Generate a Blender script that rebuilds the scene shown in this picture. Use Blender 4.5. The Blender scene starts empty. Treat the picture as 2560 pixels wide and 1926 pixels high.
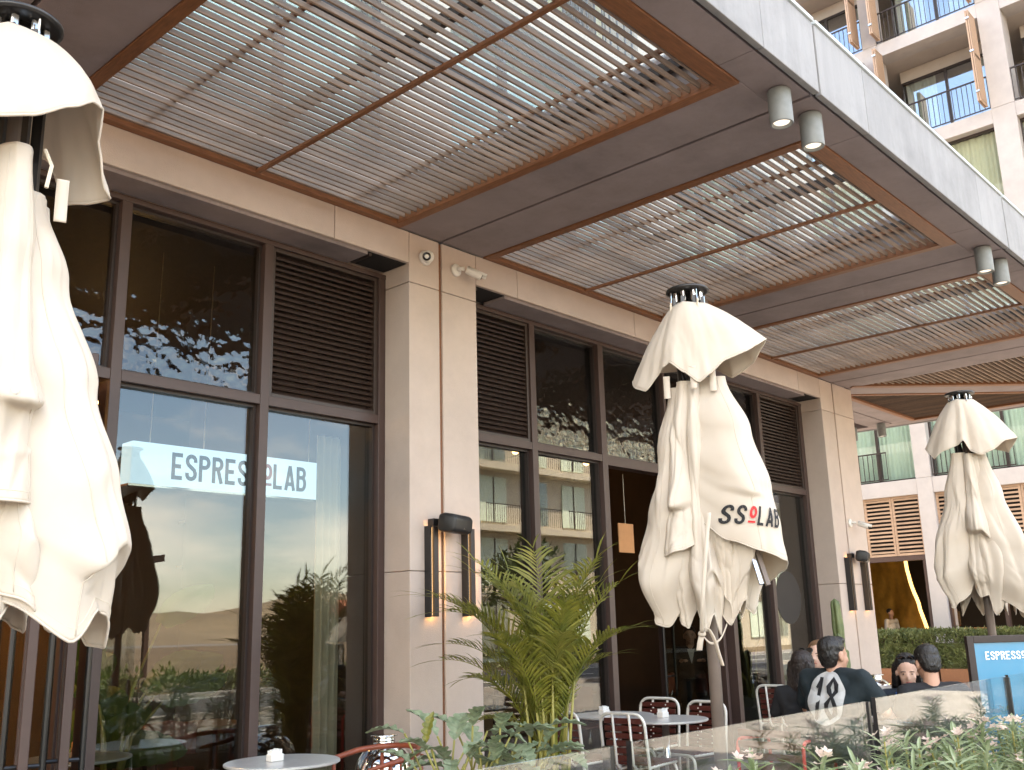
import bpy, bmesh, math, random
import numpy as np
from mathutils import Vector, Matrix, noise
from mathutils.bvhtree import BVHTree
R = math.radians
random.seed(7)
sc = bpy.context.scene
col = sc.collection

# ------------------------------------------------------------------ camera
cam_d = bpy.data.cameras.new('camera'); cam = bpy.data.objects.new('camera', cam_d); col.objects.link(cam)
YAW, PITCH, ROLL = .83531392, .23957541, -.02726426
_f = Vector((math.sin(YAW)*math.cos(PITCH), math.cos(YAW)*math.cos(PITCH), math.sin(PITCH)))
_r = Vector((math.cos(YAW), -math.sin(YAW), 0)); _u = _r.cross(_f)
_r2 = _r*math.cos(ROLL)+_u*math.sin(ROLL); _u2 = -_r*math.sin(ROLL)+_u*math.cos(ROLL)
CAM = Vector((0, 0, 1.5))
cam.matrix_world = Matrix(((_r2.x, _u2.x, -_f.x, CAM.x), (_r2.y, _u2.y, -_f.y, CAM.y), (_r2.z, _u2.z, -_f.z, CAM.z), (0, 0, 0, 1)))
cam_d.sensor_width = 36; cam_d.lens = 36*2475.81/2560; cam_d.clip_end = 2000; cam_d.clip_start = .05
sc.camera = cam

# ------------------------------------------------------------------ sky, sun, exposure
SUN = Vector((.10, .42, .90)).normalized()
w = bpy.data.worlds.new('World'); sc.world = w; w.use_nodes = True
nt = w.node_tree; nt.nodes.clear()
out = nt.nodes.new('ShaderNodeOutputWorld'); bg = nt.nodes.new('ShaderNodeBackground')
sky = nt.nodes.new('ShaderNodeTexSky'); sky.sky_type = 'NISHITA'; sky.sun_disc = False
sky.sun_elevation = math.asin(SUN.z); sky.sun_rotation = math.atan2(SUN.x, SUN.y)
sky.dust_density = .8; sky.air_density = 1.0; sky.ozone_density = 1.0
tc = nt.nodes.new('ShaderNodeTexCoord'); mp = nt.nodes.new('ShaderNodeMapping'); mp.inputs['Scale'].default_value = (1, 1, 3.2)
nz = nt.nodes.new('ShaderNodeTexNoise'); nz.inputs['Scale'].default_value = 2.2; nz.inputs['Detail'].default_value = 7; nz.inputs['Roughness'].default_value = .58
cr = nt.nodes.new('ShaderNodeValToRGB'); cr.color_ramp.elements[0].position = .47; cr.color_ramp.elements[1].position = .70
mx = nt.nodes.new('ShaderNodeMix'); mx.data_type = 'RGBA'
nt.links.new(tc.outputs['Generated'], mp.inputs['Vector']); nt.links.new(mp.outputs['Vector'], nz.inputs['Vector'])
nt.links.new(nz.outputs['Fac'], cr.inputs['Fac']); nt.links.new(cr.outputs['Color'], mx.inputs['Factor'])
hs = nt.nodes.new('ShaderNodeHueSaturation'); hs.inputs['Saturation'].default_value = 1.05; nt.links.new(sky.outputs['Color'], hs.inputs['Color']); nt.links.new(hs.outputs['Color'], mx.inputs['A']); mx.inputs['B'].default_value = (10.0, 9.4, 8.6, 1)
nt.links.new(mx.outputs['Result'], bg.inputs['Color']); bg.inputs['Strength'].default_value = .15
nt.links.new(bg.outputs['Background'], out.inputs['Surface'])
sd = bpy.data.lights.new('sun', 'SUN'); sd.energy = 4.5; sd.angle = R(.53); sd.color = (1, .93, .82)
so = bpy.data.objects.new('sun', sd); col.objects.link(so)
so.rotation_euler = SUN.to_track_quat('Z', 'Y').to_euler(); so.location = (0, 0, 40)
sc.view_settings.view_transform = 'Standard'; sc.view_settings.look = 'None'
sc.view_settings.exposure = 2.85; sc.view_settings.gamma = 1
sc.view_settings.use_white_balance = True; sc.view_settings.white_balance_temperature = 7500; sc.view_settings.white_balance_tint = 10   # camera balanced for open shade
sc.render.engine = 'CYCLES'
sc.cycles.max_bounces = 10; sc.cycles.diffuse_bounces = 5; sc.cycles.glossy_bounces = 5
sc.cycles.transmission_bounces = 6; sc.cycles.transparent_max_bounces = 24
sc.cycles.use_denoising = True; sc.cycles.sample_clamp_indirect = 8; sc.cycles.caustics_reflective = False; sc.cycles.caustics_refractive = False

# ------------------------------------------------------------------ helpers
def at(u, v, d):
    """world point d metres in front of the camera seen at photo pixel (u, v); used to read off real positions"""
    c = Vector(((u-1280)/2475.81, -(v-963)/2475.81, 1))*d
    return CAM+_r2*c.x+_u2*c.y+_f*c.z

class MB:
    def __init__(s): s.v = []; s.f = []
    def quad(s, a, b, c, d):
        n = len(s.v); s.v += [tuple(a), tuple(b), tuple(c), tuple(d)]; s.f.append((n, n+1, n+2, n+3)); return s
    def poly(s, pts):
        n = len(s.v); s.v += [tuple(p) for p in pts]; s.f.append(tuple(range(n, n+len(pts)))); return s
    def box(s, x0, x1, y0, y1, z0, z1):
        n = len(s.v)
        s.v += [(x0, y0, z0), (x1, y0, z0), (x1, y1, z0), (x0, y1, z0), (x0, y0, z1), (x1, y0, z1), (x1, y1, z1), (x0, y1, z1)]
        s.f += [(n, n+3, n+2, n+1), (n+4, n+5, n+6, n+7), (n, n+1, n+5, n+4), (n+1, n+2, n+6, n+5), (n+2, n+3, n+7, n+6), (n+3, n, n+4, n+7)]
        return s
    def cbox(s, x0, x1, y0, y1, z0, z1, c=.004):
        """box with chamfered edges"""
        bm = bmesh.new(); bmesh.ops.create_cube(bm, size=1)
        for v in bm.verts: v.co = Vector(((x0+x1)/2+v.co.x*(x1-x0), (y0+y1)/2+v.co.y*(y1-y0), (z0+z1)/2+v.co.z*(z1-z0)))
        bmesh.ops.bevel(bm, geom=list(bm.edges), offset=c, segments=1, affect='EDGES', clamp_overlap=True)
        s.addbm(bm); return s
    def addbm(s, bm, M=None):
        n = len(s.v); bm.verts.ensure_lookup_table()
        for i, v in enumerate(bm.verts): v.index = i
        s.v += [tuple(M @ v.co if M else v.co) for v in bm.verts]
        s.f += [tuple(n+v.index for v in f.verts) for f in bm.faces]; bm.free()
    def add(s, o, M=None):
        n = len(s.v); s.v += [tuple(M @ Vector(v)) if M else v for v in o.v]; s.f += [tuple(n+i for i in f) for f in o.f]; return s
    def prism(s, pts, d):
        """closed prism: polygon pts (3D) swept by vector d"""
        n = len(s.v); k = len(pts); d = Vector(d)
        s.v += [tuple(p) for p in pts]+[tuple(Vector(p)+d) for p in pts]
        s.f += [tuple(range(n+k-1, n-1, -1)), tuple(range(n+k, n+2*k))]
        s.f += [(n+i, n+(i+1) % k, n+k+(i+1) % k, n+k+i) for i in range(k)]; return s
    def tube(s, pts, rad, n=8, cap=True):
        pts = [Vector(p) for p in pts]; k = len(pts)
        if not hasattr(rad, '__len__'): rad = [rad]*k
        b = len(s.v); prev = None
        for i, p in enumerate(pts):
            t = (pts[min(i+1, k-1)]-pts[max(i-1, 0)]).normalized()
            if prev is None:
                a = Vector((0, 0, 1)) if abs(t.z) < .9 else Vector((1, 0, 0)); u = t.cross(a).normalized()
            else: u = (prev-t*prev.dot(t)).normalized()
            prev = u; v = t.cross(u)
            for j in range(n):
                a = 2*math.pi*j/n; s.v.append(tuple(p+(u*math.cos(a)+v*math.sin(a))*rad[i]))
        for i in range(k-1):
            for j in range(n):
                s.f.append((b+i*n+j, b+i*n+(j+1) % n, b+(i+1)*n+(j+1) % n, b+(i+1)*n+j))
        if cap: s.f += [tuple(b+j for j in range(n-1, -1, -1)), tuple(b+(k-1)*n+j for j in range(n))]
        return s
    def lathe(s, prof, n=20, o=(0, 0, 0)):
        b = len(s.v); k = len(prof)
        for r, z in prof:
            for j in range(n):
                a = 2*math.pi*j/n; s.v.append((o[0]+r*math.cos(a), o[1]+r*math.sin(a), o[2]+z))
        for i in range(k-1):
            for j in range(n): s.f.append((b+i*n+j, b+i*n+(j+1) % n, b+(i+1)*n+(j+1) % n, b+(i+1)*n+j))
        s.f += [tuple(b+j for j in range(n-1, -1, -1)), tuple(b+(k-1)*n+j for j in range(n))]
        return s
    def ball(s, c, r, seg=12, rings=8):
        r = r if hasattr(r, '__len__') else (r, r, r); b = len(s.v)
        for i in range(1, rings):
            ph = math.pi*i/rings
            for j in range(seg):
                a = 2*math.pi*j/seg; s.v.append((c[0]+r[0]*math.sin(ph)*math.cos(a), c[1]+r[1]*math.sin(ph)*math.sin(a), c[2]+r[2]*math.cos(ph)))
        t = len(s.v); s.v += [(c[0], c[1], c[2]+r[2]), (c[0], c[1], c[2]-r[2])]
        for i in range(rings-2):
            for j in range(seg): s.f.append((b+i*seg+j, b+(i+1)*seg+j, b+(i+1)*seg+(j+1) % seg, b+i*seg+(j+1) % seg))
        for j in range(seg):
            s.f.append((t, b+j, b+(j+1) % seg)); s.f.append((t+1, b+(rings-2)*seg+(j+1) % seg, b+(rings-2)*seg+j))
        return s
    def caps(s, p0, r0, p1, r1, n=12):
        """tapered capsule"""
        p0 = Vector(p0); p1 = Vector(p1); d = (p1-p0); L = d.length; d = d/L if L > 1e-6 else Vector((0, 0, 1))
        pts = []; rr = []
        for i in range(5): a = math.pi/2*i/4; pts.append(p0-d*r0*math.cos(a)); rr.append(max(.0005, r0*math.sin(a)))
        for i in range(5): a = math.pi/2*i/4; pts.append(p1+d*r1*math.sin(a)); rr.append(max(.0005, r1*math.cos(a)))
        return s.tube(pts, rr, n)
    def grid(s, fn, nu, nv, closed=False):
        b = len(s.v); mu = nu if closed else nu+1
        for j in range(nv+1):
            for i in range(mu): s.v.append(tuple(fn(i/nu, j/nv)))
        for j in range(nv):
            for i in range(nu):
                i2 = (i+1) % mu; s.f.append((b+j*mu+i, b+j*mu+i2, b+(j+1)*mu+i2, b+(j+1)*mu+i))
        return s
    def mesh(s, name, m, smooth=False):
        me = bpy.data.meshes.new(name); me.from_pydata(s.v, [], s.f); me.update()
        if m: me.materials.append(M[m] if isinstance(m, str) else m)
        if smooth:
            me.polygons.foreach_set('use_smooth', [True]*len(me.polygons))
        return me
    def build(s, name, m, parent=None, smooth=False, bevel=0, **tags):
        return put(name, s.mesh(name, m, smooth), parent, bevel=bevel, **tags)

def put(name, me, parent=None, loc=None, rot=None, bevel=0, label=None, cat=None, group=None, kind=None):
    o = bpy.data.objects.new(name, me); col.objects.link(o)
    if loc is not None: o.location = loc
    if rot is not None: o.rotation_euler = rot
    if parent:
        o.parent = parent; o.matrix_parent_inverse = Matrix.Translation(-parent.location)
    if bevel:
        b = o.modifiers.new('bevel', 'BEVEL'); b.width = bevel; b.segments = 2; b.limit_method = 'ANGLE'; b.angle_limit = R(40)
        o.data.polygons.foreach_set('use_smooth', [True]*len(o.data.polygons))
        wn = o.modifiers.new('wn', 'WEIGHTED_NORMAL'); wn.keep_sharp = False
    tag(o, label, cat, group, kind); return o
def tag(o, label=None, cat=None, group=None, kind=None):
    if label: o['label'] = label
    if cat: o['category'] = cat
    if group: o['group'] = group
    if kind: o['kind'] = kind
    return o
def thing(name, label, cat, loc=(0, 0, 0), group=None):
    o = bpy.data.objects.new(name, None); col.objects.link(o); o.location = loc; o.empty_display_size = .1
    return tag(o, label, cat, group)
def dup(root, loc, rz, label, group=None):
    r = root.copy(); col.objects.link(r); r.location = loc; r.rotation_euler = (0, 0, rz); r['label'] = label
    if group: r['group'] = group
    for ch in list(root.children):
        c = ch.copy(); col.objects.link(c); c.parent = r
        for g in list(ch.children):
            d = g.copy(); col.objects.link(d); d.parent = c
    return r

# ------------------------------------------------------------------ materials
M = {}
def nodes(name):
    m = bpy.data.materials.new(name); m.use_nodes = True; n = m.node_tree; p = n.nodes['Principled BSDF']; M[name] = m
    return m, n, p
def mat(name, c, rough=.6, var=.12, scale=6, bump=0., bscale=60, metal=0., spec=.5, stretch=(1, 1, 1), dirt=0., sheen=0., rand=0., coords='Object'):
    m, n, p = nodes(name)
    L = n.links.new
    t = n.nodes.new('ShaderNodeTexCoord'); mp = n.nodes.new('ShaderNodeMapping'); mp.inputs['Scale'].default_value = stretch
    L(t.outputs[coords], mp.inputs['Vector'])
    a = n.nodes.new('ShaderNodeTexNoise'); a.inputs['Scale'].default_value = scale; a.inputs['Detail'].default_value = 6; a.inputs['Roughness'].default_value = .62
    L(mp.outputs['Vector'], a.inputs['Vector'])
    r = n.nodes.new('ShaderNodeMapRange'); r.inputs['From Min'].default_value = .3; r.inputs['From Max'].default_value = .7
    r.inputs['To Min'].default_value = 1-var; r.inputs['To Max'].default_value = 1+var; L(a.outputs['Fac'], r.inputs['Value'])
    val = r.outputs['Result']
    if dirt:
        b = n.nodes.new('ShaderNodeTexNoise'); b.inputs['Scale'].default_value = scale*.27; b.inputs['Detail'].default_value = 9; b.inputs['Roughness'].default_value = .7
        L(t.outputs[coords], b.inputs['Vector'])
        q = n.nodes.new('ShaderNodeMapRange'); q.inputs['From Min'].default_value = .45; q.inputs['From Max'].default_value = .75
        q.inputs['To Min'].default_value = 1; q.inputs['To Max'].default_value = 1-dirt; L(b.outputs['Fac'], q.inputs['Value'])
        k = n.nodes.new('ShaderNodeMath'); k.operation = 'MULTIPLY'; L(val, k.inputs[0]); L(q.outputs['Result'], k.inputs[1]); val = k.outputs[0]
    if rand:
        oi = n.nodes.new('ShaderNodeObjectInfo'); q = n.nodes.new('ShaderNodeMapRange')
        q.inputs['To Min'].default_value = 1-rand; q.inputs['To Max'].default_value = 1+rand; L(oi.outputs['Random'], q.inputs['Value'])
        k = n.nodes.new('ShaderNodeMath'); k.operation = 'MULTIPLY'; L(val, k.inputs[0]); L(q.outputs['Result'], k.inputs[1]); val = k.outputs[0]
    mu = n.nodes.new('ShaderNodeVectorMath'); mu.operation = 'SCALE'; mu.inputs[0].default_value = c; L(val, mu.inputs['Scale'])
    L(mu.outputs['Vector'], p.inputs['Base Color'])
    p.inputs['Roughness'].default_value = rough; p.inputs['Metallic'].default_value = metal; p.inputs['Specular IOR Level'].default_value = spec
    if bump:
        b = n.nodes.new('ShaderNodeTexNoise'); b.inputs['Scale'].default_value = bscale; b.inputs['Detail'].default_value = 4
        L(mp.outputs['Vector'], b.inputs['Vector'])
        bp = n.nodes.new('ShaderNodeBump'); bp.inputs['Strength'].default_value = bump; bp.inputs['Distance'].default_value = .01
        L(b.outputs['Fac'], bp.inputs['Height']); L(bp.outputs['Normal'], p.inputs['Normal'])
    return m
def emis(name, c, s):
    m, n, p = nodes(name); p.inputs['Base Color'].default_value = (*c, 1); p.inputs['Emission Color'].default_value = (*c, 1); p.inputs['Emission Strength'].default_value = s
def glass(name, tint=(.8, .82, .8), ior=1.6, wave=0., wscale=3., rough=0., haze=0.):
    m, n, p = nodes(name); n.nodes.remove(p); L = n.links.new
    o = n.nodes['Material Output']; t = n.nodes.new('ShaderNodeBsdfTransparent'); t.inputs['Color'].default_value = (*tint, 1)
    g = n.nodes.new('ShaderNodeBsdfGlossy'); g.inputs['Roughness'].default_value = rough; g.inputs['Color'].default_value = (1, 1, 1, 1)
    fr = n.nodes.new('ShaderNodeFresnel'); ge = n.nodes.new('ShaderNodeNewGeometry'); io = n.nodes.new('ShaderNodeMix')
    io.inputs[2].default_value = ior; io.inputs[3].default_value = 1/ior; L(ge.outputs['Backfacing'], io.inputs[0]); L(io.outputs[0], fr.inputs['IOR'])
    mxs = n.nodes.new('ShaderNodeMixShader'); L(fr.outputs['Fac'], mxs.inputs['Fac']); L(t.outputs['BSDF'], mxs.inputs[1]); L(g.outputs['BSDF'], mxs.inputs[2])
    last = mxs.outputs['Shader']
    if haze:
        d = n.nodes.new('ShaderNodeBsdfTranslucent'); d.inputs['Color'].default_value = (.86, .92, .92, 1)
        nz = n.nodes.new('ShaderNodeTexNoise'); nz.inputs['Scale'].default_value = 3; nz.inputs['Detail'].default_value = 8
        mr = n.nodes.new('ShaderNodeMapRange'); mr.inputs['From Min'].default_value = .3; mr.inputs['From Max'].default_value = .7; mr.inputs['To Min'].default_value = haze*.4; mr.inputs['To Max'].default_value = haze*1.6
        L(nz.outputs['Fac'], mr.inputs['Value'])
        m2 = n.nodes.new('ShaderNodeMixShader'); L(mr.outputs['Result'], m2.inputs['Fac']); L(last, m2.inputs[1]); L(d.outputs['BSDF'], m2.inputs[2]); last = m2.outputs['Shader']
    L(last, o.inputs['Surface'])
    if wave:
        tcd = n.nodes.new('ShaderNodeTexCoord'); nz = n.nodes.new('ShaderNodeTexNoise'); nz.inputs['Scale'].default_value = wscale; nz.inputs['Detail'].default_value = 1.5
        L(tcd.outputs['Object'], nz.inputs['Vector'])
        bp = n.nodes.new('ShaderNodeBump'); bp.inputs['Strength'].default_value = wave; bp.inputs['Distance'].default_value = .02; L(nz.outputs['Fac'], bp.inputs['Height'])
        L(bp.outputs['Normal'], g.inputs['Normal'])
    return m
def leafmat(name, c, c2=None, trans=.35, rough=.45, var=.25, scale=8):
    m, n, p = nodes(name); L = n.links.new; o = n.nodes['Material Output']
    t = n.nodes.new('ShaderNodeTexCoord'); a = n.nodes.new('ShaderNodeTexNoise'); a.inputs['Scale'].default_value = scale; a.inputs['Detail'].default_value = 3
    L(t.outputs['Object'], a.inputs['Vector'])
    r = n.nodes.new('ShaderNodeValToRGB'); r.color_ramp.elements[0].position = .32; r.color_ramp.elements[1].position = .68
    c2 = c2 or tuple(x*(1+2*var) for x in c); r.color_ramp.elements[0].color = (*c, 1); r.color_ramp.elements[1].color = (*c2, 1)
    if 'leaf' in name: e_ = r.color_ramp.elements.new(.80); e_.color = (c2[0]*1.15, c2[1]*.82, c2[2]*.8, 1)
    L(a.outputs['Fac'], r.inputs['Fac']); L(r.outputs['Color'], p.inputs['Base Color']); p.inputs['Roughness'].default_value = rough
    tr = n.nodes.new('ShaderNodeBsdfTranslucent'); L(r.outputs['Color'], tr.inputs['Color'])
    mxs = n.nodes.new('ShaderNodeMixShader'); mxs.inputs['Fac'].default_value = trans
    L(p.outputs['BSDF'], mxs.inputs[1]); L(tr.outputs['BSDF'], mxs.inputs[2]); L(mxs.outputs['Shader'], o.inputs['Surface'])

CONC = (.525, .425, .365)
mat('concrete', CONC, .78, .05, 4, .25, 130, dirt=.12, rand=.045)
mat('soffit', (.27, .222, .22), .75, .08, 4, .22, 140, dirt=.34)
mat('concrete_pale', (.41, .375, .36), .8, .06, 3, .2, 120, dirt=.10)
mat('fascia', (.255, .255, .26), .7, .11, 9, .2, 150, dirt=.26, rand=.05, stretch=(1, 1, .12))
mat('coping', (.48, .53, .54), .45, .05, 4)
mat('void_shade', (.012, .009, .008), .9, .1)  # near-black stand-in for shade inside holes, gaps and behind slats
mat('wood_frame', (.205, .082, .034), .48, .28, 9, .15, 30, stretch=(1, 9, 9), rand=.10)
mat('wood_frame_y', (.205, .082, .034), .48, .28, 9, .15, 30, stretch=(9, 1, 9), rand=.10)
mat('slat_wood', (.255, .178, .130), .55, .26, 4, .12, 30, stretch=(1, 14, 14), rand=.22)
mat('slat_wood_y_shade', (.12, .070, .045), .55, .26, 4, .12, 30, stretch=(14, 1, 14), rand=.22)  # darker copy of the slat timber, shade of the corner bay in its colour
mat('bronze', (.066, .040, .034), .42, .06, 12, .04, 200, spec=.4)
mat('bronze_dark', (.032, .022, .019), .45, .1, 12, spec=.4)
mat('louvre', (.042, .026, .020), .42, .08, 9, rand=.08)
mat('spot_grey', (.20, .215, .215), .5, .08, 20)
mat('black_plastic', (.014, .013, .013), .42, .1, 30, .05, 300)
mat('black_metal', (.012, .011, .011), .3, .1, 20, spec=.6)
mat('white_plastic', (.72, .69, .64), .35, .03, 8)
mat('lens', (.006, .006, .007), .06, 0, 8, spec=.8)
mat('steel', (.62, .60, .57), .16, .05, 10, metal=1.)
mat('mirror_steel', (.80, .78, .75), .045, .03, 6, metal=1.)
mat('chair_tube', (.70, .67, .61), .35, .04, 12, metal=.1)
mat('chair_slat', (.085, .017, .011), .38, .22, 10, .05, 60, stretch=(10, 1, 10))
mat('table_steel', (.62, .61, .59), .28, .06, 18, metal=.35)
mat('red_wood', (.24, .055, .025), .38, .2, 10)
mat('pole_brown', (.15, .115, .095), .42, .08, 10)
mat('paving', (.30, .235, .20), .8, .16, 7, .2, 80, dirt=.12, rand=.14)
mat('mortar', (.17, .14, .125), .9, .1, 9)
mat('street', (.21, .195, .18), .85, .12, 2, .2, 60, dirt=.15)
mat('asphalt', (.075, .075, .077), .9, .15, 3, .3, 90)
mat('road_paint', (.75, .75, .73), .7, .08, 9)
mat('soil', (.045, .03, .02), .95, .3, 20, .6, 50)
mat('planter', (.13, .12, .115), .6, .1, 8)
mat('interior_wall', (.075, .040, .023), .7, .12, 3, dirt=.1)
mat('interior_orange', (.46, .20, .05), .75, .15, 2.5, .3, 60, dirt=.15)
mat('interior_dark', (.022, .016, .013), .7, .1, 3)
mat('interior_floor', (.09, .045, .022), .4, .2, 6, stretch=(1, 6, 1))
mat('interior_wood', (.27, .15, .07), .45, .2, 8, stretch=(1, 8, 8))
mat('curtain', (.62, .56, .44), .9, .06, 4)
mat('curtain_mint', (.72, .82, .69), .9, .05, 4)
mat('curtain_cream', (.80, .72, .52), .9, .05, 4)
mat('shutter_wood', (.37, .245, .165), .55, .2, 6, rand=.1, stretch=(8, 1, 8))
mat('gold', (.62, .33, .06), .42, .3, 2.2, .5, 5, metal=.55)
mat('machine', (.30, .24, .18), .25, .1, 8, metal=.8)
mat('stem', (.28, .25, .06), .5, .15, 10)
mat('skin', (.46, .255, .175), .5, .05, 14, spec=.35)
mat('skin_fair', (.58, .365, .275), .5, .05, 14, spec=.35)
mat('shirt_teal', (.006, .014, .018), .85, .2, 14, .25, 220)
mat('cloth_black', (.008, .008, .010), .85, .2, 14, .25, 220)
mat('cloth_navy', (.014, .022, .034), .85, .2, 14, .2, 200)
mat('cloth_white', (.60, .56, .50), .85, .06, 14, .2, 200)
mat('cloth_olive', (.12, .13, .06), .85, .1, 14)
mat('hair_black', (.008, .006, .005), .38, .5, 8, .9, 26, stretch=(5, 5, 1))
mat('hair_brown', (.020, .011, .008), .40, .5, 8, .9, 26, stretch=(5, 5, 1))
mat('hair_fair', (.20, .10, .045), .42, .4, 8, .9, 26, stretch=(5, 5, 1))
mat('lips', (.36, .11, .09), .45, .05, 9); mat('eye_dark', (.02, .014, .012), .3, 0, 9); mat('brow', (.035, .02, .014), .7, .1, 9)
mat('print_grey', (.50, .50, .49), .8, .1, 18); mat('print_black', (.010, .010, .012), .75, .1, 18)
mat('print_red', (.60, .018, .02), .7, .05, 18); mat('print_white', (.85, .85, .83), .5, .03, 18)
mat('bottle_blue', (.02, .12, .40), .35, .05, 9); mat('cardboard', (.42, .19, .07), .7, .08, 9)
mat('ceramic', (.74, .71, .66), .25, .03, 9)
mat('hill', (.22, .17, .11), .95, .3, .03); mat('field', (.15, .105, .06), .95, .35, .12, .3, 3); mat('house_white', (.62, .55, .44), .85, .08, .5); mat('roof_red', (.36, .13, .07), .8, .15, 2)
mat('upper_wall', (.45, .39, .345), .8, .07, 1.5, dirt=.1)
mat('bark', (.12, .085, .055), .9, .3, 12, .5, 30)
mat('rope', (.62, .54, .42), .8, .1, 40)
emis('lamp_glow', (1, .56, .20), 9.0); emis('lamp_face', (1, .62, .30), .55); emis('spot_glow', (1, .93, .82), .16); emis('sign_glow', (.50, .74, 1.0), .27); emis('pendant_glow', (1, .58, .22), 14.0); emis('bar_glow', (1, .62, .22), .45); emis('pendant_bright', (1, .60, .22), 55.0); emis('pendant_added', (1, .55, .22), 2.5)
glass('pane', (.68, .69, .66), 1.62, .015, 1.2)
glass('pane_wavy', (.50, .50, .47), 1.6, .40, 8.5)
glass('pane_upper', (.84, .88, .87), 1.75, .03, .8)
glass('pane_coated', (.78, .84, .88), 2.7, .02, .8)
glass('fence_glass', (.93, .96, .95), 1.6, haze=.03)
glass('roof_glass', (.90, .95, .95), 1.4, haze=.07)
glass('bottle_clear', (.75, .88, .95), 1.4)
leafmat('palm_leaf', (.11, .13, .016), (.29, .275, .045), .35, .4)
leafmat('palm_leaf_pale', (.15, .165, .025), (.30, .28, .06), .4, .4)
leafmat('philo_leaf', (.15, .20, .105), (.29, .34, .21), .2, .38)
leafmat('oleander_leaf', (.19, .25, .11), (.37, .43, .26), .3, .42)
leafmat('hedge_leaf', (.05, .07, .02), (.19, .22, .08), .3, .45, scale=5)
leafmat('tree_leaf', (.04, .06, .018), (.09, .12, .035), .3, .5, scale=2)
leafmat('banana_leaf', (.06, .11, .02), (.14, .20, .04), .45, .35, scale=2)
leafmat('cactus_skin', (.10, .13, .05), (.16, .19, .07), .05, .5)
leafmat('flower_pink', (.68, .50, .42), (.78, .66, .56), .4, .6)

# umbrella cloth: cream weave, a little light passes through
m, n, p = nodes('canvas'); L = n.links.new; o_ = n.nodes['Material Output']
t_ = n.nodes.new('ShaderNodeTexCoord'); a_ = n.nodes.new('ShaderNodeTexNoise'); a_.inputs['Scale'].default_value = 5; a_.inputs['Detail'].default_value = 7
L(t_.outputs['Object'], a_.inputs['Vector']); r_ = n.nodes.new('ShaderNodeValToRGB'); r_.color_ramp.elements[0].position = .3; r_.color_ramp.elements[1].position = .7
r_.color_ramp.elements[0].color = (.60, .52, .425, 1); r_.color_ramp.elements[1].color = (.66, .59, .50, 1); L(a_.outputs['Fac'], r_.inputs['Fac']); L(r_.outputs['Color'], p.inputs['Base Color'])
p.inputs['Roughness'].default_value = .72; p.inputs['Specular IOR Level'].default_value = .35
b_ = n.nodes.new('ShaderNodeTexNoise'); b_.inputs['Scale'].default_value = 420; bp_ = n.nodes.new('ShaderNodeBump'); bp_.inputs['Strength'].default_value = .12; bp_.inputs['Distance'].default_value = .002
L(t_.outputs['Object'], b_.inputs['Vector']); L(b_.outputs['Fac'], bp_.inputs['Height']); L(bp_.outputs['Normal'], p.inputs['Normal'])
tr_ = n.nodes.new('ShaderNodeBsdfTranslucent'); tr_.inputs['Color'].default_value = (.80, .66, .50, 1)
ms_ = n.nodes.new('ShaderNodeMixShader'); ms_.inputs['Fac'].default_value = .22; L(p.outputs['BSDF'], ms_.inputs[1]); L(tr_.outputs['BSDF'], ms_.inputs[2]); L(ms_.outputs['Shader'], o_.inputs['Surface'])
# standing sign: printed blue sheet behind a glossy cover
m, n, p = nodes('poster_blue'); p.inputs['Base Color'].default_value = (.045, .24, .40, 1); p.inputs['Roughness'].default_value = .25; p.inputs['Coat Weight'].default_value = .8; p.inputs['Coat Roughness'].default_value = .03

# ================================================================== STRUCTURE
GZ = -.15
MB().quad((-300, -300, GZ), (300, -300, GZ), (300, 300, GZ), (-300, 300, GZ)).build('ground', 'street', kind='structure')
MB().box(-60, 70, -13, -6.5, GZ-.02, GZ+.004).build('road', 'asphalt', kind='structure')
for yy in (-6.8, -9.7, -12.7):
    m_ = MB()
    for i in range(30): m_.box(-58+i*4.2, -58+i*4.2+(2.4 if yy == -9.7 else 4.1), yy, yy+.14, GZ+.004, GZ+.008)
    m_.build('road_marking', 'road_paint', kind='structure')
MB().box(-60, 70, -6.5, -6.3, GZ, GZ+.12).build('kerb', 'concrete_pale', kind='structure')
MB().box(-60, 70, -13.2, -13, GZ, GZ+.12).build('kerb', 'concrete_pale', kind='structure')
MB().quad((-200, -135, GZ+.006), (200, -135, GZ+.006), (200, -14.2, GZ+.006), (-200, -14.2, GZ+.006)).build('field', 'field', kind='structure')
terrace = MB().box(-6, 17.6, 1.6, 6.2, GZ, -.012).build('terrace_floor', 'mortar', kind='structure')
# herringbone bricks of the terrace: those in view as single pieces, the rest joined
bw, bl = .10, .20
bh = MB().cbox(0, bl-.006, 0, bw-.006, -.03, 0, .004).mesh('brick', 'paving'); bv = MB().cbox(0, bw-.006, 0, bl-.006, -.03, 0, .004).mesh('brick', 'paving')
cells = []
for r_ in range(-30, 240):
    for c_ in range(-40, 140):
        k = (c_-r_) % 4
        if k == 0: cells.append((c_*bw, r_*bw, 0))
        if k == 3: cells.append((c_*bw, r_*bw, 1))
cells = [(x-1, y+2.38-1, o) for x, y, o in cells if 1.4 < x-1 < 12.5 and 2.4 < y+1.38 < 5.85]
def seen(x, y): return 3.2 < x < 7.2 and 2.45 < y < 3.9
near = sorted([c for c in cells if seen(c[0], c[1])], key=lambda c: (c[0]-4.6)**2+(c[1]-2.6)**2)[:300]
ns = set(near)
for x, y, o in near:
    put('brick', bh if o == 0 else bv, terrace, (x, y, random.uniform(-.002, .001)))
m_ = MB()
for x, y, o in cells:
    if (x, y, o) in ns: continue
    z = random.uniform(-.002, .001)
    m_.box(x, x+(bl if o == 0 else bw)-.006, y, y+(bw if o == 0 else bl)-.006, -.03, z)
m_.build('brick_field', 'paving', terrace, kind='stuff')

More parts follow.
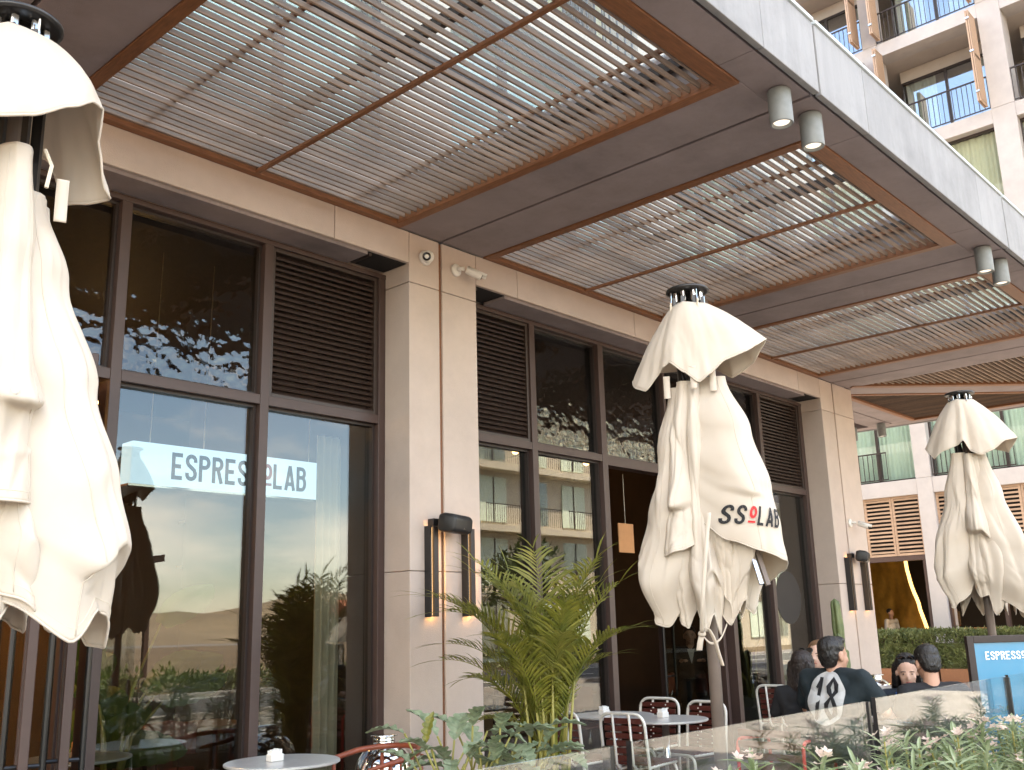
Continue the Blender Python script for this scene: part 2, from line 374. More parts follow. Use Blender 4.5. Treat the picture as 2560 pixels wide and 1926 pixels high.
YF, YW, ZS, ZL = 5.917, 6.22, 4.80, 4.516       # facade face, window frame face, canopy soffit, lintel underside
G = [-2.09, 1.77, 5.65, 9.53, 13.41]               # joints between canopy bays
# ------------------------------------------------------------------ cafe building
bld = thing('cafe_building', 'beige concrete cafe building behind the terrace with paired columns', 'building', (5.65, 6, 0))
def column(g, x0, x1):
    c = MB().box(x0+.03, x1-.03, YF+.04, YW+.2, 0, 4.79).build('column', 'concrete', bld)
    for a, b in ((x0, g-.018), (g+.018, x1)):
        for z0, z1 in ((0, 1.948), (1.952, 4.348), (4.352, 4.795)):
            MB().box(a, b, YF, YW+.19, z0, z1).build('panel', 'concrete', c, bevel=.008)
    MB().box(g-.018, g+.018, YF+.02, YF+.05, 0, 4.79).build('joint_strip', 'wood_frame', c)
column(5.65, 5.287, 6.09); column(13.41, 13.0, 14.06); column(1.77-3.9, -2.5, -1.7)
for x0, x1 in ((-1.7, .9), (.904, 4.498), (4.502, 5.283)):
    MB().box(x0, x1, YF, YW+.3, ZL, 4.797).build('lintel', 'concrete', bld, bevel=.008)
for x0, x1 in ((6.094, 6.65), (6.654, 8.55), (8.554, 10.45), (10.454, 12.35), (12.354, 12.996)):
    MB().box(x0, x1, YF, YW+.3, ZL, 4.797).build('lintel', 'concrete', bld, bevel=.008)
# soffit strip between lintel and windows, cut short beside the columns (dark holes in the photograph)
for x0, x1 in ((-1.7, 4.86), (6.50, 12.55)):
    MB().box(x0, x1, YF+.03, YW-.002, ZL-.03, ZL-.003).build('soffit_strip', 'soffit', bld)
for x0, x1 in ((4.86, 5.28), (6.10, 6.50), (12.55, 12.99)):
    MB().box(x0, x1, YF+.03, YW+.02, ZL-.004, ZL-.002).build('hole_shade', 'void_shade', bld)  # sheet with the hole's shade in its colour, no opening behind
    MB().box(x0+.02, x0+.05, YF+.04, YW-.03, ZL-.03, ZL-.006).build('bracket', 'bronze_dark', bld)
# side of the building round the corner and the mass behind
MB().box(13.6, 14.06, 6.42, 26, 0, 5.3).build('side_wall', 'upper_wall', bld)
MB().box(-14, 14.06, 18, 26, 5.3, 20.6).build('core', 'upper_wall', bld)
MB().box(-14, -2.5, 5.95, 7, 0, 5.3).build('end_wall', 'upper_wall', bld)
# upper storeys
UP = 6.05
for i, z in enumerate((5.32, 8.1, 11.2, 14.33, 17.45, 20.4)):
    MB().box(-14, 14.06, UP, 18, z-.38 if i else 5.10, z).build('floor_band', 'upper_wall', bld)
ux = [-13.8, -9.9, -6.0, -2.1, 1.77, 5.65, 9.53, 13.41]
for g in ux:
    for i, (z0, z1) in enumerate(((5.32, 7.72), (8.1, 10.82), (11.2, 13.95), (14.33, 17.07), (17.45, 20.02))):
        MB().box(g-.32, g+.32, UP+.03, UP+.5, z0, z1).build('pier', 'upper_wall', bld)
for a, b in zip(ux[:-1], ux[1:]):
    for i, (z0, z1) in enumerate(((5.32, 7.72), (8.1, 10.82), (11.2, 13.95), (14.33, 17.07), (17.45, 20.02))):
        x0, x1 = a+.32, b-.32; yy = UP+.34 if i % 2 == 0 else UP+.9
        wn_ = MB().box(x0, x1, yy+.02, yy+.03, z0+.02, z1-.02).build('window_pane', 'pane_upper', bld)
        f_ = MB()
        for k in range(4): f_.box(x0+(x1-x0)*k/3-.03, x0+(x1-x0)*k/3+.03, yy-.03, yy+.06, z0, z1)
        f_.box(x0, x1, yy-.03, yy+.06, z1-.08, z1); f_.box(x0, x1, yy-.03, yy+.06, z0, z0+.08)
        f_.build('window_frame', 'bronze_dark', wn_)
        c_ = MB(); yc = yy+.25
        c_.grid(lambda u, v: (x0+(x1-x0)*u, yc+.035*math.sin(u*70)+.02*math.sin(u*23+a), z0+(z1-z0)*v), 120, 1)
        c_.build('curtain', 'curtain_mint' if (i+int(a)) % 2 else 'curtain_cream', wn_, smooth=True)
        r_ = MB()
        if i % 2:
            r_.box(x0, x1, UP+.06, UP+.10, z0+.95, z0+1.0)
            for k in range(22): r_.box(x0+.06+k*(x1-x0-.12)/21-.008, x0+.06+k*(x1-x0-.12)/21+.008, UP+.07, UP+.09, z0, z0+.95)
            r_.build('railing', 'bronze_dark', bld)
# interior shell
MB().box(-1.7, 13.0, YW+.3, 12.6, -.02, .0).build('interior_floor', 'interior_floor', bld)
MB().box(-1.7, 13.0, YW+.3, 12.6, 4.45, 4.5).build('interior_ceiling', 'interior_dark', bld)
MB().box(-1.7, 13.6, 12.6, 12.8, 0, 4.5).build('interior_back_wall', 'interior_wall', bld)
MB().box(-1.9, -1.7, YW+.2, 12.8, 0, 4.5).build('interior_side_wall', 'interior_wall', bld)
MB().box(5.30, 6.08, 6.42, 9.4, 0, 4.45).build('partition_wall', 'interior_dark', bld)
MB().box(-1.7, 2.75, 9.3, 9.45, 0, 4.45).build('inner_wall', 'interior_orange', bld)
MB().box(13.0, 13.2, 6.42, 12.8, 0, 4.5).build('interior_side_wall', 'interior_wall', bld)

# ------------------------------------------------------------------ shopfronts
TR0, TR1 = 3.165, 3.24
def shopfront(name, label, x0, x1, mull, cells):
    t = thing(name, label, 'shopfront', ((x0+x1)/2, YW, 0))
    for mx_, wd in mull:
        MB().box(mx_-wd/2, mx_+wd/2, YW, YW+.16, TR0 if mx_ == 1.78 else .0, ZL-.045).build('mullion', 'bronze', t, bevel=.004)
    MB().box(x0, x1, YW-.004, YW+.155, ZL-.075, ZL-.034).build('head_rail', 'bronze', t, bevel=.004)
    for a, b, z0, z1, kind in cells:
        if kind == 'rail': MB().box(a, b, YW+.003, YW+.15, z0, z1).build('transom', 'bronze', t, bevel=.004)
        elif kind in ('pane', 'pane_wavy'):
            p_ = MB().box(a, b, YW+.09, YW+.10, z0, z1).build('pane', kind, t)
            g_ = MB()
            for q in ((a, a+.02, z0, z1), (b-.02, b, z0, z1), (a+.02, b-.02, z0, z0+.02), (a+.02, b-.02, z1-.02, z1)): g_.box(q[0], q[1], YW+.055, YW+.125, q[2], q[3])
            g_.build('glazing_bead', 'bronze_dark', p_)
        elif kind == 'louvre':
            lp = MB().box(a, b, YW+.14, YW+.15, z0, z1).build('louvre_panel', 'void_shade', t)
            for q in ((a, a+.035, z0, z1), (b-.035, b, z0, z1), (a+.035, b-.035, z0, z0+.03), (a+.035, b-.035, z1-.03, z1)):
                MB().box(q[0], q[1], YW+.02, YW+.13, q[2], q[3]).build('louvre_frame', 'louvre', lp, bevel=.003)
            nb = 25; dz = (z1-z0-.06)/nb
            bm_ = MB().prism([(0, 0, 0), (0, .012, -.012), (0, .075, .038), (0, .066, .050)], (b-a-.074, 0, 0)).mesh('louvre_blade', 'louvre')
            for k in range(nb): put('louvre_blade', bm_, lp, (a+.037, YW+.03, z0+.035+k*dz))
    return t
shopfront('shopfront', 'bronze framed glass shopfront left of the near column', -1.7, 5.287,
    [(-1.66, .08), (.6, .07), (1.78, .07), (2.955, .075), (4.11, .075), (5.25, .072)],
    [(-1.62, .565, TR0, TR1, 'rail'), (.635, 2.917, TR0, TR1, 'rail'), (2.993, 4.072, TR0, TR1, 'rail'), (4.148, 5.214, TR0, TR1, 'rail'),
     (-1.62, .565, TR1, 4.44, 'pane_wavy'), (.635, 1.745, TR1, 4.44, 'pane_wavy'), (1.815, 2.917, TR1, 4.44, 'pane_wavy'), (2.993, 4.072, TR1, 4.44, 'pane_wavy'), (4.148, 5.214, TR1, 4.44, 'louvre'),
     (-1.62, .565, .06, TR0, 'pane'), (2.993, 4.072, .06, TR0, 'pane'), (4.148, 5.214, .06, TR0, 'pane'),
     (-1.62, .565, 0, .06, 'rail'), (2.993, 4.072, 0, .06, 'rail'), (4.148, 5.214, 0, .06, 'rail')])
shopfront('shopfront', 'bronze framed glass shopfront between the two columns', 6.09, 13.0,
    [(6.13, .08), (7.19, .08), (8.31, .09), (10.72, .09), (11.76, .08), (12.95, .09)],
    [(6.17, 7.15, TR0, TR1, 'rail'), (7.23, 8.265, TR0, TR1, 'rail'), (8.355, 10.675, TR0-.03, TR1, 'rail'), (10.765, 11.72, TR0, TR1, 'rail'), (11.80, 12.905, TR0, TR1, 'rail'),
     (6.17, 7.15, TR1, 4.44, 'louvre'), (7.23, 8.265, TR1, 4.44, 'pane_wavy'), (8.355, 9.49, TR1, 4.44, 'pane_wavy'), (9.54, 10.675, TR1, 4.44, 'pane_wavy'), (9.49, 9.54, TR1, 4.44, 'rail'), (10.765, 11.72, TR1, 4.44, 'pane_wavy'), (11.80, 12.905, TR1, 4.44, 'louvre'),
     (6.17, 7.15, .06, TR0, 'pane'), (7.23, 8.265, .06, TR0, 'pane'), (10.765, 11.72, .06, TR0, 'pane'), (11.80, 12.905, .06, TR0, 'pane'),
     (6.17, 7.15, 0, .06, 'rail'), (7.23, 8.265, 0, .06, 'rail'), (10.765, 11.72, 0, .06, 'rail'), (11.80, 12.905, 0, .06, 'rail')])

# doors folded open
def door(label, hx, hy, ang, wd, side=1):
    t = thing('glass_door', label, 'door', (hx, hy, 0)); t.rotation_euler = (0, 0, ang)
    def P(mb, nm, mm, par=None, bev=.004):
        o = put(nm, mb.mesh(nm, mm)); o.parent = par or t
        if bev:
            b = o.modifiers.new('bevel', 'BEVEL'); b.width = bev; b.segments = 1
        return o
    P(MB().box(0, .075, -.025, .025, .01, 3.12), 'stile', 'bronze'); P(MB().box(wd-.075, wd, -.025, .025, .01, 3.12), 'stile', 'bronze')
    P(MB().box(.075, wd-.075, -.025, .025, 3.04, 3.12), 'rail', 'bronze'); P(MB().box(.075, wd-.075, -.025, .025, .01, .16), 'rail', 'bronze')
    P(MB().box(.075, wd-.075, -.005, .005, .16, 3.04), 'pane', 'pane', bev=0)
    hp = MB().tube([(wd-.14, -.095*side, .62), (wd-.14, -.095*side, 1.86)], .017, 10); h_ = P(hp, 'pull_handle', 'black_metal', bev=0)
    hp2 = MB().tube([(wd-.14, .095*side, .62), (wd-.14, .095*side, 1.86)], .017, 10); P(hp2, 'pull_handle', 'black_metal', bev=0)
    for zz in (.86, 1.72): P(MB().tube([(wd-.14, -.108, zz), (wd-.14, .108, zz)], .012, 8), 'handle_bracket', 'black_metal', h_, 0)
    return t
door('bronze glass door with long black pull handles standing open at the left entrance', 2.58, YW+.10, R(249), .92)
door('bronze glass door leaf folded between the open door and the left window', 2.80, YW+.06, R(247.5), .80)
door('bronze glass door leaf folded flat against its neighbour at the left entrance', 2.82, YW+.16, R(104), .92)
door('bronze glass door standing open at the middle entrance, left leaf', 8.40, YW+.10, R(96), 1.0)
door('bronze glass door standing open at the middle entrance, right leaf', 10.62, YW+.10, R(84), 1.0)

# ------------------------------------------------------------------ canopy
can = thing('canopy', 'concrete canopy with pale fascia panels and mauve underside over the terrace', 'canopy', (5.65, 4, 4.8))
ZT = 5.30
def beam(x0, x1, y0=2.67, y1=YF-.003, z1=5.24): MB().box(x0, x1, y0, y1, ZS, z1).build('soffit_beam', 'soffit', can, bevel=.006)
for g in G[1:]:
    beam(g-.48, g-.014); beam(g+.014, g+.53)
    MB().box(g-.014, g+.014, 2.45, YF-.01, ZS+.05, 5.2).build('joint_gap', 'void_shade', can)
beam(-3, -1.57)
for a, b in zip(G[:-1], G[1:]):
    s0 = a+.014; j1, j2 = a+.76, b-.74
    for x0, x1 in ((s0, j1-.002), (j1+.002, j2-.002), (j2+.002, b-.014)):
        MB().box(x0, x1, 2.43, 2.668, ZS+.001, 5.22).build('soffit_edge_panel', 'soffit', can, bevel=.004)
        MB().box(x0, x1, 2.360, 2.405, ZS-.012, ZT).build('fascia_panel', 'fascia', can, bevel=.006)
        MB().box(x0+.001, x1-.001, 2.345, 2.47, ZT+.002, ZT+.03).build('coping', 'coping', can, bevel=.004)
    MB().box(s0, b-.014, 2.405, 2.43, ZS+.03, 5.2).build('drip_groove', 'void_shade', can)
# corner bay: mitred, then the canopy turns along the side of the building
XE = 17.45
for x0, x1 in ((13.424, 14.2), (14.204, 15.7), (15.704, XE)):
    MB().box(x0, x1, 2.43, 2.668, ZS+.001, 5.22).build('soffit_edge_panel', 'soffit', can, bevel=.004)
    MB().box(x0, x1, 2.360, 2.405, ZS-.012, ZT).build('fascia_panel', 'fascia', can, bevel=.006)
    MB().box(x0+.001, x1-.001, 2.345, 2.47, ZT+.002, ZT+.03).build('coping', 'coping', can, bevel=.004)
MB().box(XE+.01, XE+.055, 2.36, 12, ZS-.012, ZT).build('fascia_panel', 'fascia', can, bevel=.006)
MB().box(XE-.25, XE-.002, 2.67, 12, ZS+.001, 5.22).build('soffit_edge_panel', 'soffit', can, bevel=.004)
dd = Vector((1, -1, 0)).normalized(); nn = Vector((1, 1, 0)).normalized()
def diag(o0, o1, nm, mm, z0, z1, par):
    a = Vector((13.93, 5.88, 0)); b = Vector((XE-.28, 5.88-(XE-.28-13.93), 0))
    return MB().prism([(*(a+nn*o0).xy, z0), (*(b+nn*o0).xy, z0), (*(b+nn*o1).xy, z0), (*(a+nn*o1).xy, z0)], (0, 0, z1-z0)).build(nm, mm, par, bevel=.005)
diag(-.02, .42, 'soffit_beam', 'soffit', ZS+.002, 5.2, can)
beam(14.065, XE-.26, 6.22, 6.56); beam(14.065, XE-.26, 6.59, 6.98); beam(14.065, XE-.26, 9.3, 12)
MB().box(14.065, 14.35, 5.6, 6.215, ZS+.003, 5.2).build('corner_block', 'concrete', can, bevel=.006)
for a, b in zip(G[:-1], G[1:]):
    MB().box(a+.535, b-.485, 2.67, YF, 5.21, 5.222).build('roof_pane', 'roof_glass', can)
    for yy in (2.72, 4.3, 5.8): MB().box(a+.535, b-.485, yy, yy+.05, 5.14, 5.205).build('purlin', 'bronze_dark', can)
    for xx in (a+.545, (a+b)/2-.02, b-.54): MB().box(xx, xx+.045, 2.73, 5.8, 5.06, 5.14).build('rafter', 'bronze_dark', can)
MB().box(13.95, XE-.26, 2.67, 9.3, 5.25, 5.27).build('roof_sheet', 'void_shade', can)  # near-black colour keeps the corner soffit looking shaded

# slatted timber ceilings
PITCH_ = .0727
def slat_panel(label, x0, x1):
    t = thing('slatted_ceiling', label, 'ceiling panel', ((x0+x1)/2, 4.3, 4.8), 'slatted timber panels in the canopy bays')
    y0, y1 = 2.672, YF-.006
    MB().box(x0, x1, y0, y0+.125, ZS-.012, ZS+.09).build('frame_board', 'wood_frame', t, bevel=.004)
    MB().box(x0, x1, y1-.07, y1, ZS-.012, ZS+.09).build('frame_board', 'wood_frame', t, bevel=.004)
    for a, b in ((x0, x0+.085), (x1-.085, x1)):
        MB().box(a, b, y0+.126, y1-.071, ZS-.012, ZS+.09).build('frame_board', 'wood_frame_y', t, bevel=.004)
    MB().box((x0+x1)/2-.017, (x0+x1)/2+.017, y0+.12, y1-.065, ZS-.012, ZS+.015).build('cross_rail', 'wood_frame_y', t, bevel=.003)
    for xx in (x0+.55, x1-.55): MB().box(xx-.011, xx+.011, y0+.13, y1-.075, ZS+.056, ZS+.085).build('carrier', 'wood_frame_y', t)
    sm = MB().cbox(0, x1-x0-.172, -.0085, .0085, 0, .038, .003).mesh('slat', 'slat_wood')
    k = 0; y = y0+.165
    while y < y1-.08:
        put('slat', sm, t, (x0+.086, y+random.uniform(-.002, .002), ZS+.016+random.uniform(-.0015, .0015)), (0, 0, random.uniform(-.0006, .0006))); y += PITCH_
    return t
slat_panel('slatted timber ceiling panel nearest the camera above the left umbrella', 2.30, 5.168)
slat_panel('second slatted timber ceiling panel, above the middle umbrella', 6.182, 9.048)
slat_panel('third slatted timber ceiling panel, above the far end of the shopfront', 10.062, 12.928)
slat_panel('slatted timber ceiling panel at the extreme left edge, behind the near umbrella', -1.56, 1.288)
t = thing('slatted_ceiling', 'triangular slatted timber ceiling panel at the mitred canopy corner', 'ceiling panel', (15, 4, 4.8), 'slatted timber panels in the canopy bays')
MB().box(13.945, XE-.7, 2.672, 2.76, ZS-.012, ZS+.09).build('frame_board', 'wood_frame', t, bevel=.004)
diag(-.14, -.025, 'frame_board', 'wood_frame', ZS-.012, ZS+.09, t)
y = 2.80
while y < 5.6:
    xe = 13.93+(5.88-y)-.2
    MB().box(13.96, xe, y-.0085, y+.0085, ZS+.016, ZS+.054).build('slat', 'slat_wood', t); y += PITCH_
t = thing('slatted_ceiling', 'shade-toned timber soffit of the canopy round the corner, behind the far umbrella', 'ceiling panel', (16, 5.5, 4.8), 'slatted timber panels in the canopy bays')
diag(.425, .50, 'frame_board', 'wood_frame', ZS-.012, ZS+.09, t)
MB().box(14.36, XE-.26, 6.13, 6.215, ZS-.012, ZS+.09).build('frame_board', 'wood_frame', t, bevel=.004)
MB().box(XE-.34, XE-.255, 3.3, 6.125, ZS-.012, ZS+.09).build('frame_board', 'wood_frame_y', t, bevel=.004)
x = 14.5
while x < XE-.36:
    y0 = 5.88-(x-13.93)+.74
    if y0 < 6.1: MB().box(x-.0085, x+.0085, y0, 6.128, ZS+.016, ZS+.054).build('slat', 'slat_wood_y_shade', t)
    x += PITCH_
# ceiling spotlights under the canopy
sp = thing('ceiling_spotlight', 'x', 'spotlight', (0, 0, 0), 'cylinder spotlights under the canopy')
MB().lathe([(.07, -.004), (.075, -.012), (.075, -.232), (.072, -.238), (.062, -.238), (.058, -.215)], 28).build('housing', 'spot_grey', sp, smooth=True).modifiers.new('e', 'EDGE_SPLIT')
MB().lathe([(.0575, -.212), (.05, -.224), (.02, -.227)], 24).build('lens', 'spot_glow', sp, smooth=True)
spots = [((5.44, 2.545), 'grey cylinder spotlight under the canopy edge, nearer of the pair by the first joint'), ((5.88, 2.545), 'grey cylinder spotlight beside the second slatted panel corner, farther of the near pair'),
         ((9.36, 2.545), 'grey cylinder spotlight at right edge of photo, left one of the far pair'), ((9.83, 2.545), 'grey cylinder spotlight at right edge of photo, right one of the far pair'),
         ((17.0, 7.2), 'dark cylinder spotlight hanging behind the far column, nearer to the column'), ((17.0, 6.68), 'dark cylinder spotlight hanging before the mint curtains, farther from the column')]
for i, ((x, y), lb) in enumerate(spots):
    o = sp if i == 0 else dup(sp, (x, y, ZS), 0, lb)
    o.location = (x, y, ZS); o['label'] = lb

# ================================================================== WING BUILDING across the passage (faces -X)
XW = 26.0
wing = thing('hotel_building', 'tall beige hotel wing with balconies and timber shutters at right', 'building', (XW, 8, 0))
FL = [4.97, 8.10, 11.20, 14.33, 17.45, 20.6]
piers = [(-3.9, -3.4), (-.7, -.2), (2.5, 3.05), (5.79, 6.36), (9.08, 9.48), (12.5, 13.0), (15.9, 16.4), (19.2, 19.7)]
for (a, b) in piers:
    zc = [GZ]+[4.60]+FL[1:]
    for z0, z1 in zip([GZ]+FL[:-1], FL):
        MB().box(XW, XW+.62, a, b, z0+.002 if z0 > 0 else z0, z1-.002).build('pier_panel', 'concrete_pale', wing, bevel=.01)
for i, z in enumerate(FL):
    for (a0, b0), (a1, b1) in zip(piers[:-1], piers[1:]):
        MB().box(XW+.02, XW+.6, b0, a1, z-.40, z).build('floor_band', 'concrete_pale', wing, bevel=.008)
    MB().box(XW+.6, XW+10, -3.9, 19.7, z-.38, z-.02).build('floor_slab', 'upper_wall', wing)
MB().box(XW+3.2, XW+10, -3.9, 19.7, 5, 20.6).build('core', 'upper_wall', wing)
def fold_curtain(xc, y0, y1, z0, z1, mm, par, ph=0, dens=9):
    n_ = max(20, int((y1-y0)*40))
    m_ = MB().grid(lambda u, v: (xc+.02*math.sin((y0+(y1-y0)*u)*dens*6.28+ph)+.014*math.sin((y0+(y1-y0)*u)*23+ph), y0+(y1-y0)*u, z0+(z1-z0)*v), n_, 1)
    return m_.build('curtain', mm, par, smooth=True)
def win(y0, y1, z0, z1, xg, curt, ncol=2, gaps=None, glassm='pane_upper'):
    p_ = MB().box(xg, xg+.012, y0+.03, y1-.03, z0+.04, z1-.04).build('window_pane', glassm, wing)
    f_ = MB()
    for k in range(ncol+1):
        yy = y0+(y1-y0)*k/ncol; f_.box(xg-.04, xg+.05, max(y0, yy-.035), min(y1, yy+.035), z0, z1)
    f_.box(xg-.035, xg+.045, y0, y1, z0, z0+.06); f_.box(xg-.035, xg+.045, y0, y1, z1-.07, z1)
    f_.build('window_frame', 'bronze_dark', p_)
    for (c0, c1, mm) in curt: fold_curtain(xg+.09, c0, c1, z0+.03, z1-.06, mm, p_, c0)
    return p_
def railing(y0, y1, z, x=XW+.05, h=.98):
    r_ = MB().box(x-.02, x+.02, y0, y1, z+h-.035, z+h).build('railing', 'bronze_dark', wing)
    MB().box(x-.012, x+.012, y0, y1, z+.05, z+.08).build('bottom_rail', 'bronze_dark', r_)
    n_ = max(2, int((y1-y0)/.125)); bm_ = MB().box(x-.008, x+.008, -.008, .008, z+.08, z+h-.035).mesh('baluster', 'bronze_dark')
    for k in range(n_+1): put('baluster', bm_, r_, (0, y0+.01+(y1-y0-.02)*k/n_, 0))
slh = MB().cbox(-.011, .011, 0, .40, -.016, .016, .003)
def shutter(y, z0, z1, xo=XW-.05, dirx=-1, pair=True):
    """folding timber shutter standing out from the facade, perpendicular to it"""
    s_ = MB().box(xo-.52, xo, y-.018, y-.012, z0+.05, z1-.05).build('shutter', 'shutter_wood', wing)
    for k in range(2 if pair else 1):
        yo = y+k*.055
        for q in ((xo-.52, xo-.46, z0, z1), (xo-.06, xo, z0, z1)): MB().box(q[0], q[1], yo-.02, yo+.02, q[2], q[3]).build('stile', 'shutter_wood', s_)
        for zz in (z0, (z0+z1)/2, z1-.07): MB().box(xo-.46, xo-.06, yo-.018, yo+.018, zz, zz+.07).build('rail', 'shutter_wood', s_)
    n_ = int((z1-z0-.15)/.062); bm_ = MB().prism([(0, -.02, 0), (0, .016, .035), (0, .02, .03), (0, -.016, -.005)], (.40, 0, 0)).mesh('blade', 'shutter_wood')
    for k in range(n_): put('blade', bm_, s_, (xo-.46, y, z0+.09+k*.062))
    for zz in (z0+.25, (z0+z1)/2+.1, z1-.25): MB().box(xo-.545, xo-.515, y-.02, y+.075, zz, zz+.05).build('hinge', 'steel', s_)
bays = list(zip(piers[:-1], piers[1:]))
for bi, ((_, y0), (y1, _)) in enumerate(bays):
    for fi in range(5):
        z0, z1 = FL[fi], FL[fi+1]-.40
        if fi in (3, 4):      # loggias
            win(y0+.12, y1-.12, z0, z1-.35, XW+1.35, [(y0+.15, y0+.55+.5*((bi*7+fi) % 2), 'curtain_cream'), (y1-1.05, y1-.2, 'curtain_cream')], 2, None, 'pane_coated')
            MB().box(XW+.6, XW+1.5, y0-.01, y0+.02, z0, z1).build('loggia_wall', 'upper_wall', wing)
            MB().box(XW+1.3, XW+1.34, y0+.12, y1-.12, z1-.35, z1).build('lintel', 'upper_wall', wing)
            railing(y0+.01, y1-.01, z0)
            if bi in (3, 4):
                shutter(y0+.07, z0+.06, z1-.02); shutter(y1-.13, z0+.06, z1-.02)
        elif fi in (1, 2):
            win(y0, y1, z0, z1, XW+.3, [(y0+.03, y1-.03, 'curtain_cream')], 2)
        else:
            win(y0, y1, z0, z1, XW+.28, [(y0+.03, y1-.03, 'curtain_mint')], 3)
            railing(y0+.25*(y1-y0) if bi != 4 else y0+.72, y1-.02, z0, XW+.06, .80)
    # ground floor: timber screens over openings
    if 2 <= bi <= 5:
        z0, z1 = 3.03, 4.57
        sp_ = MB().box(XW+.30, XW+.31, y0, y1, z0, z1).build('screen_backing', 'void_shade', wing)
        npn = 4; wd = (y1-y0)/npn
        n_ = 14; bm_ = MB().prism([(0, 0, -.026), (.03, 0, .0), (.03, 0, .026), (0, 0, .02)], (0, wd-.12, 0)).mesh('screen_slat', 'shutter_wood')
        for k in range(npn):
            a = y0+k*wd
            for q in ((a+.005, a+.06), (a+wd-.06, a+wd-.005)): MB().box(XW+.12, XW+.165, q[0], q[1], z0, z1).build('stile', 'shutter_wood', sp_)
            for zz in (z0, z1-.06): MB().box(XW+.122, XW+.163, a+.06, a+wd-.06, zz, zz+.06).build('rail', 'shutter_wood', sp_)
            for j in range(n_): put('screen_slat', bm_, sp_, (XW+.125, a+.06, z0+.11+j*(z1-z0-.2)/(n_-1)))
        f_ = MB(); f_.box(XW+.1, XW+.3, y0, y1, 2.90, 3.02)
        for yy in (y0+.02, (y0+y1)/2-.02 if bi != 4 else y0+2.95, y1-.06): f_.box(XW+.1, XW+.24, yy, yy+.09, .0, 2.9)
        f_.build('opening_frame', 'bronze', wing)
        MB().box(XW+.1, XW+.4, y0, y1, GZ, .35).build('sill_wall', 'concrete_pale', wing)
# the bar inside the ground floor
MB().box(XW+.4, XW+9, -3, 19, -.02, 0).build('bar_floor', 'interior_floor', wing)
MB().box(XW+6.8, XW+7, -3, 19, 0, 4.5).build('bar_back_wall', 'interior_dark', wing)
MB().box(XW+.62, XW+7, 13.0, 13.1, 0, 4.5).build('bar_side_wall', 'interior_wall', wing)
gs = thing('bar_sculpture', 'golden curved wall panel glowing in the bar behind the hedge', 'wall panel', (XW+3.6, 11, 0))
def gsf(u, v):
    z = .9+v*3.1; yr = 10.45+.55*math.sin(v*1.6+.1)*1.0
    y = 13.0+(yr-13.0)*u
    return (XW+3.4-.9*u*u+.10*noise.noise(Vector((y*1.3, z*1.3, 3)))+.05*noise.noise(Vector((y*4, z*4, 7))), y, z)
MB().grid(gsf, 40, 40).build('sheet', 'gold', gs, smooth=True)
MB().tube([Vector(gsf(1, v/20)) for v in range(21)], .05, 8).build('lit_edge', 'bar_glow', gs, smooth=True)
ct = thing('bar_counter', 'dark bar counter with bottles behind the hedge', 'counter', (XW+2.2, 10, 0))
MB().box(XW+1.9, XW+2.5, 6.5, 10.9, 0, 1.1).build('body', 'interior_dark', ct, bevel=.01)
MB().box(XW+1.8, XW+2.6, 6.4, 11.0, 1.1, 1.16).build('top', 'interior_wood', ct, bevel=.01)
em = thing('espresso_machine', 'brass espresso machine with cups standing on the bar counter', 'coffee machine', (XW+2.2, 9.9, 1.16))
MB().cbox(XW+1.95, XW+2.45, 9.62, 10.25, 1.2, 1.62, .05).build('body', 'machine', em, smooth=False)
MB().cbox(XW+1.98, XW+2.42, 9.66, 10.2, 1.62, 1.72, .03).build('cup_tray', 'steel', em)
for k in range(3): MB().lathe([(.05, 0), (.055, .06), (.03, .1)], 10, (XW+1.9, 9.72+k*.2, 1.3)).build('group_head', 'steel', em)
for k in range(3):
    pl = thing('pendant_lamp', ['warm pendant lamp over the bar nearest the golden panel', 'warm pendant lamp over the middle of the bar counter', 'warm pendant lamp glowing low in the bar behind the far umbrella'][k], 'lamp', (XW+2.3, 9.9-k*1.2, 2.4), 'pendant lamps over the bar')
    c = Vector((XW+2.3, 9.85-k*1.15, 1.95))
    MB().ball(c, .10, 12, 8).build('globe', 'pendant_glow', pl, smooth=True); MB().tube([c, c+Vector((0, 0, 2.5))], .006, 5).build('cord', 'black_metal', pl)

# ------------------------------------------------------------------ hedge in front of the wing
def leaf_cloud(fn, n, size, mm, name, parent=None, **tags):
    """n small pointed leaves at places fn() -> (pos, outward)"""
    vs = []; fs = []
    for i in range(n):
        p, o = fn(); L = size*random.uniform(.6, 1.3); wd = L*.22
        d = (Vector(o)*.7+Vector((random.gauss(0, 1), random.gauss(0, 1), random.gauss(.5, .8)))*.6).normalized()
        s_ = d.cross(Vector((random.gauss(0, 1), random.gauss(0, 1), random.gauss(0, 1)))).normalized(); nrm = d.cross(s_)
        b = len(vs); p = Vector(p)
        vs += [tuple(p), tuple(p+d*L*.45+s_*wd+nrm*wd*.3), tuple(p+d*L-nrm*L*.08), tuple(p+d*L*.45-s_*wd+nrm*wd*.3)]; fs += [(b, b+1, b+2), (b, b+2, b+3)]
    me = bpy.data.meshes.new(name); me.from_pydata(vs, [], fs); me.materials.append(M[mm])
    return put(name, me, parent, **tags)
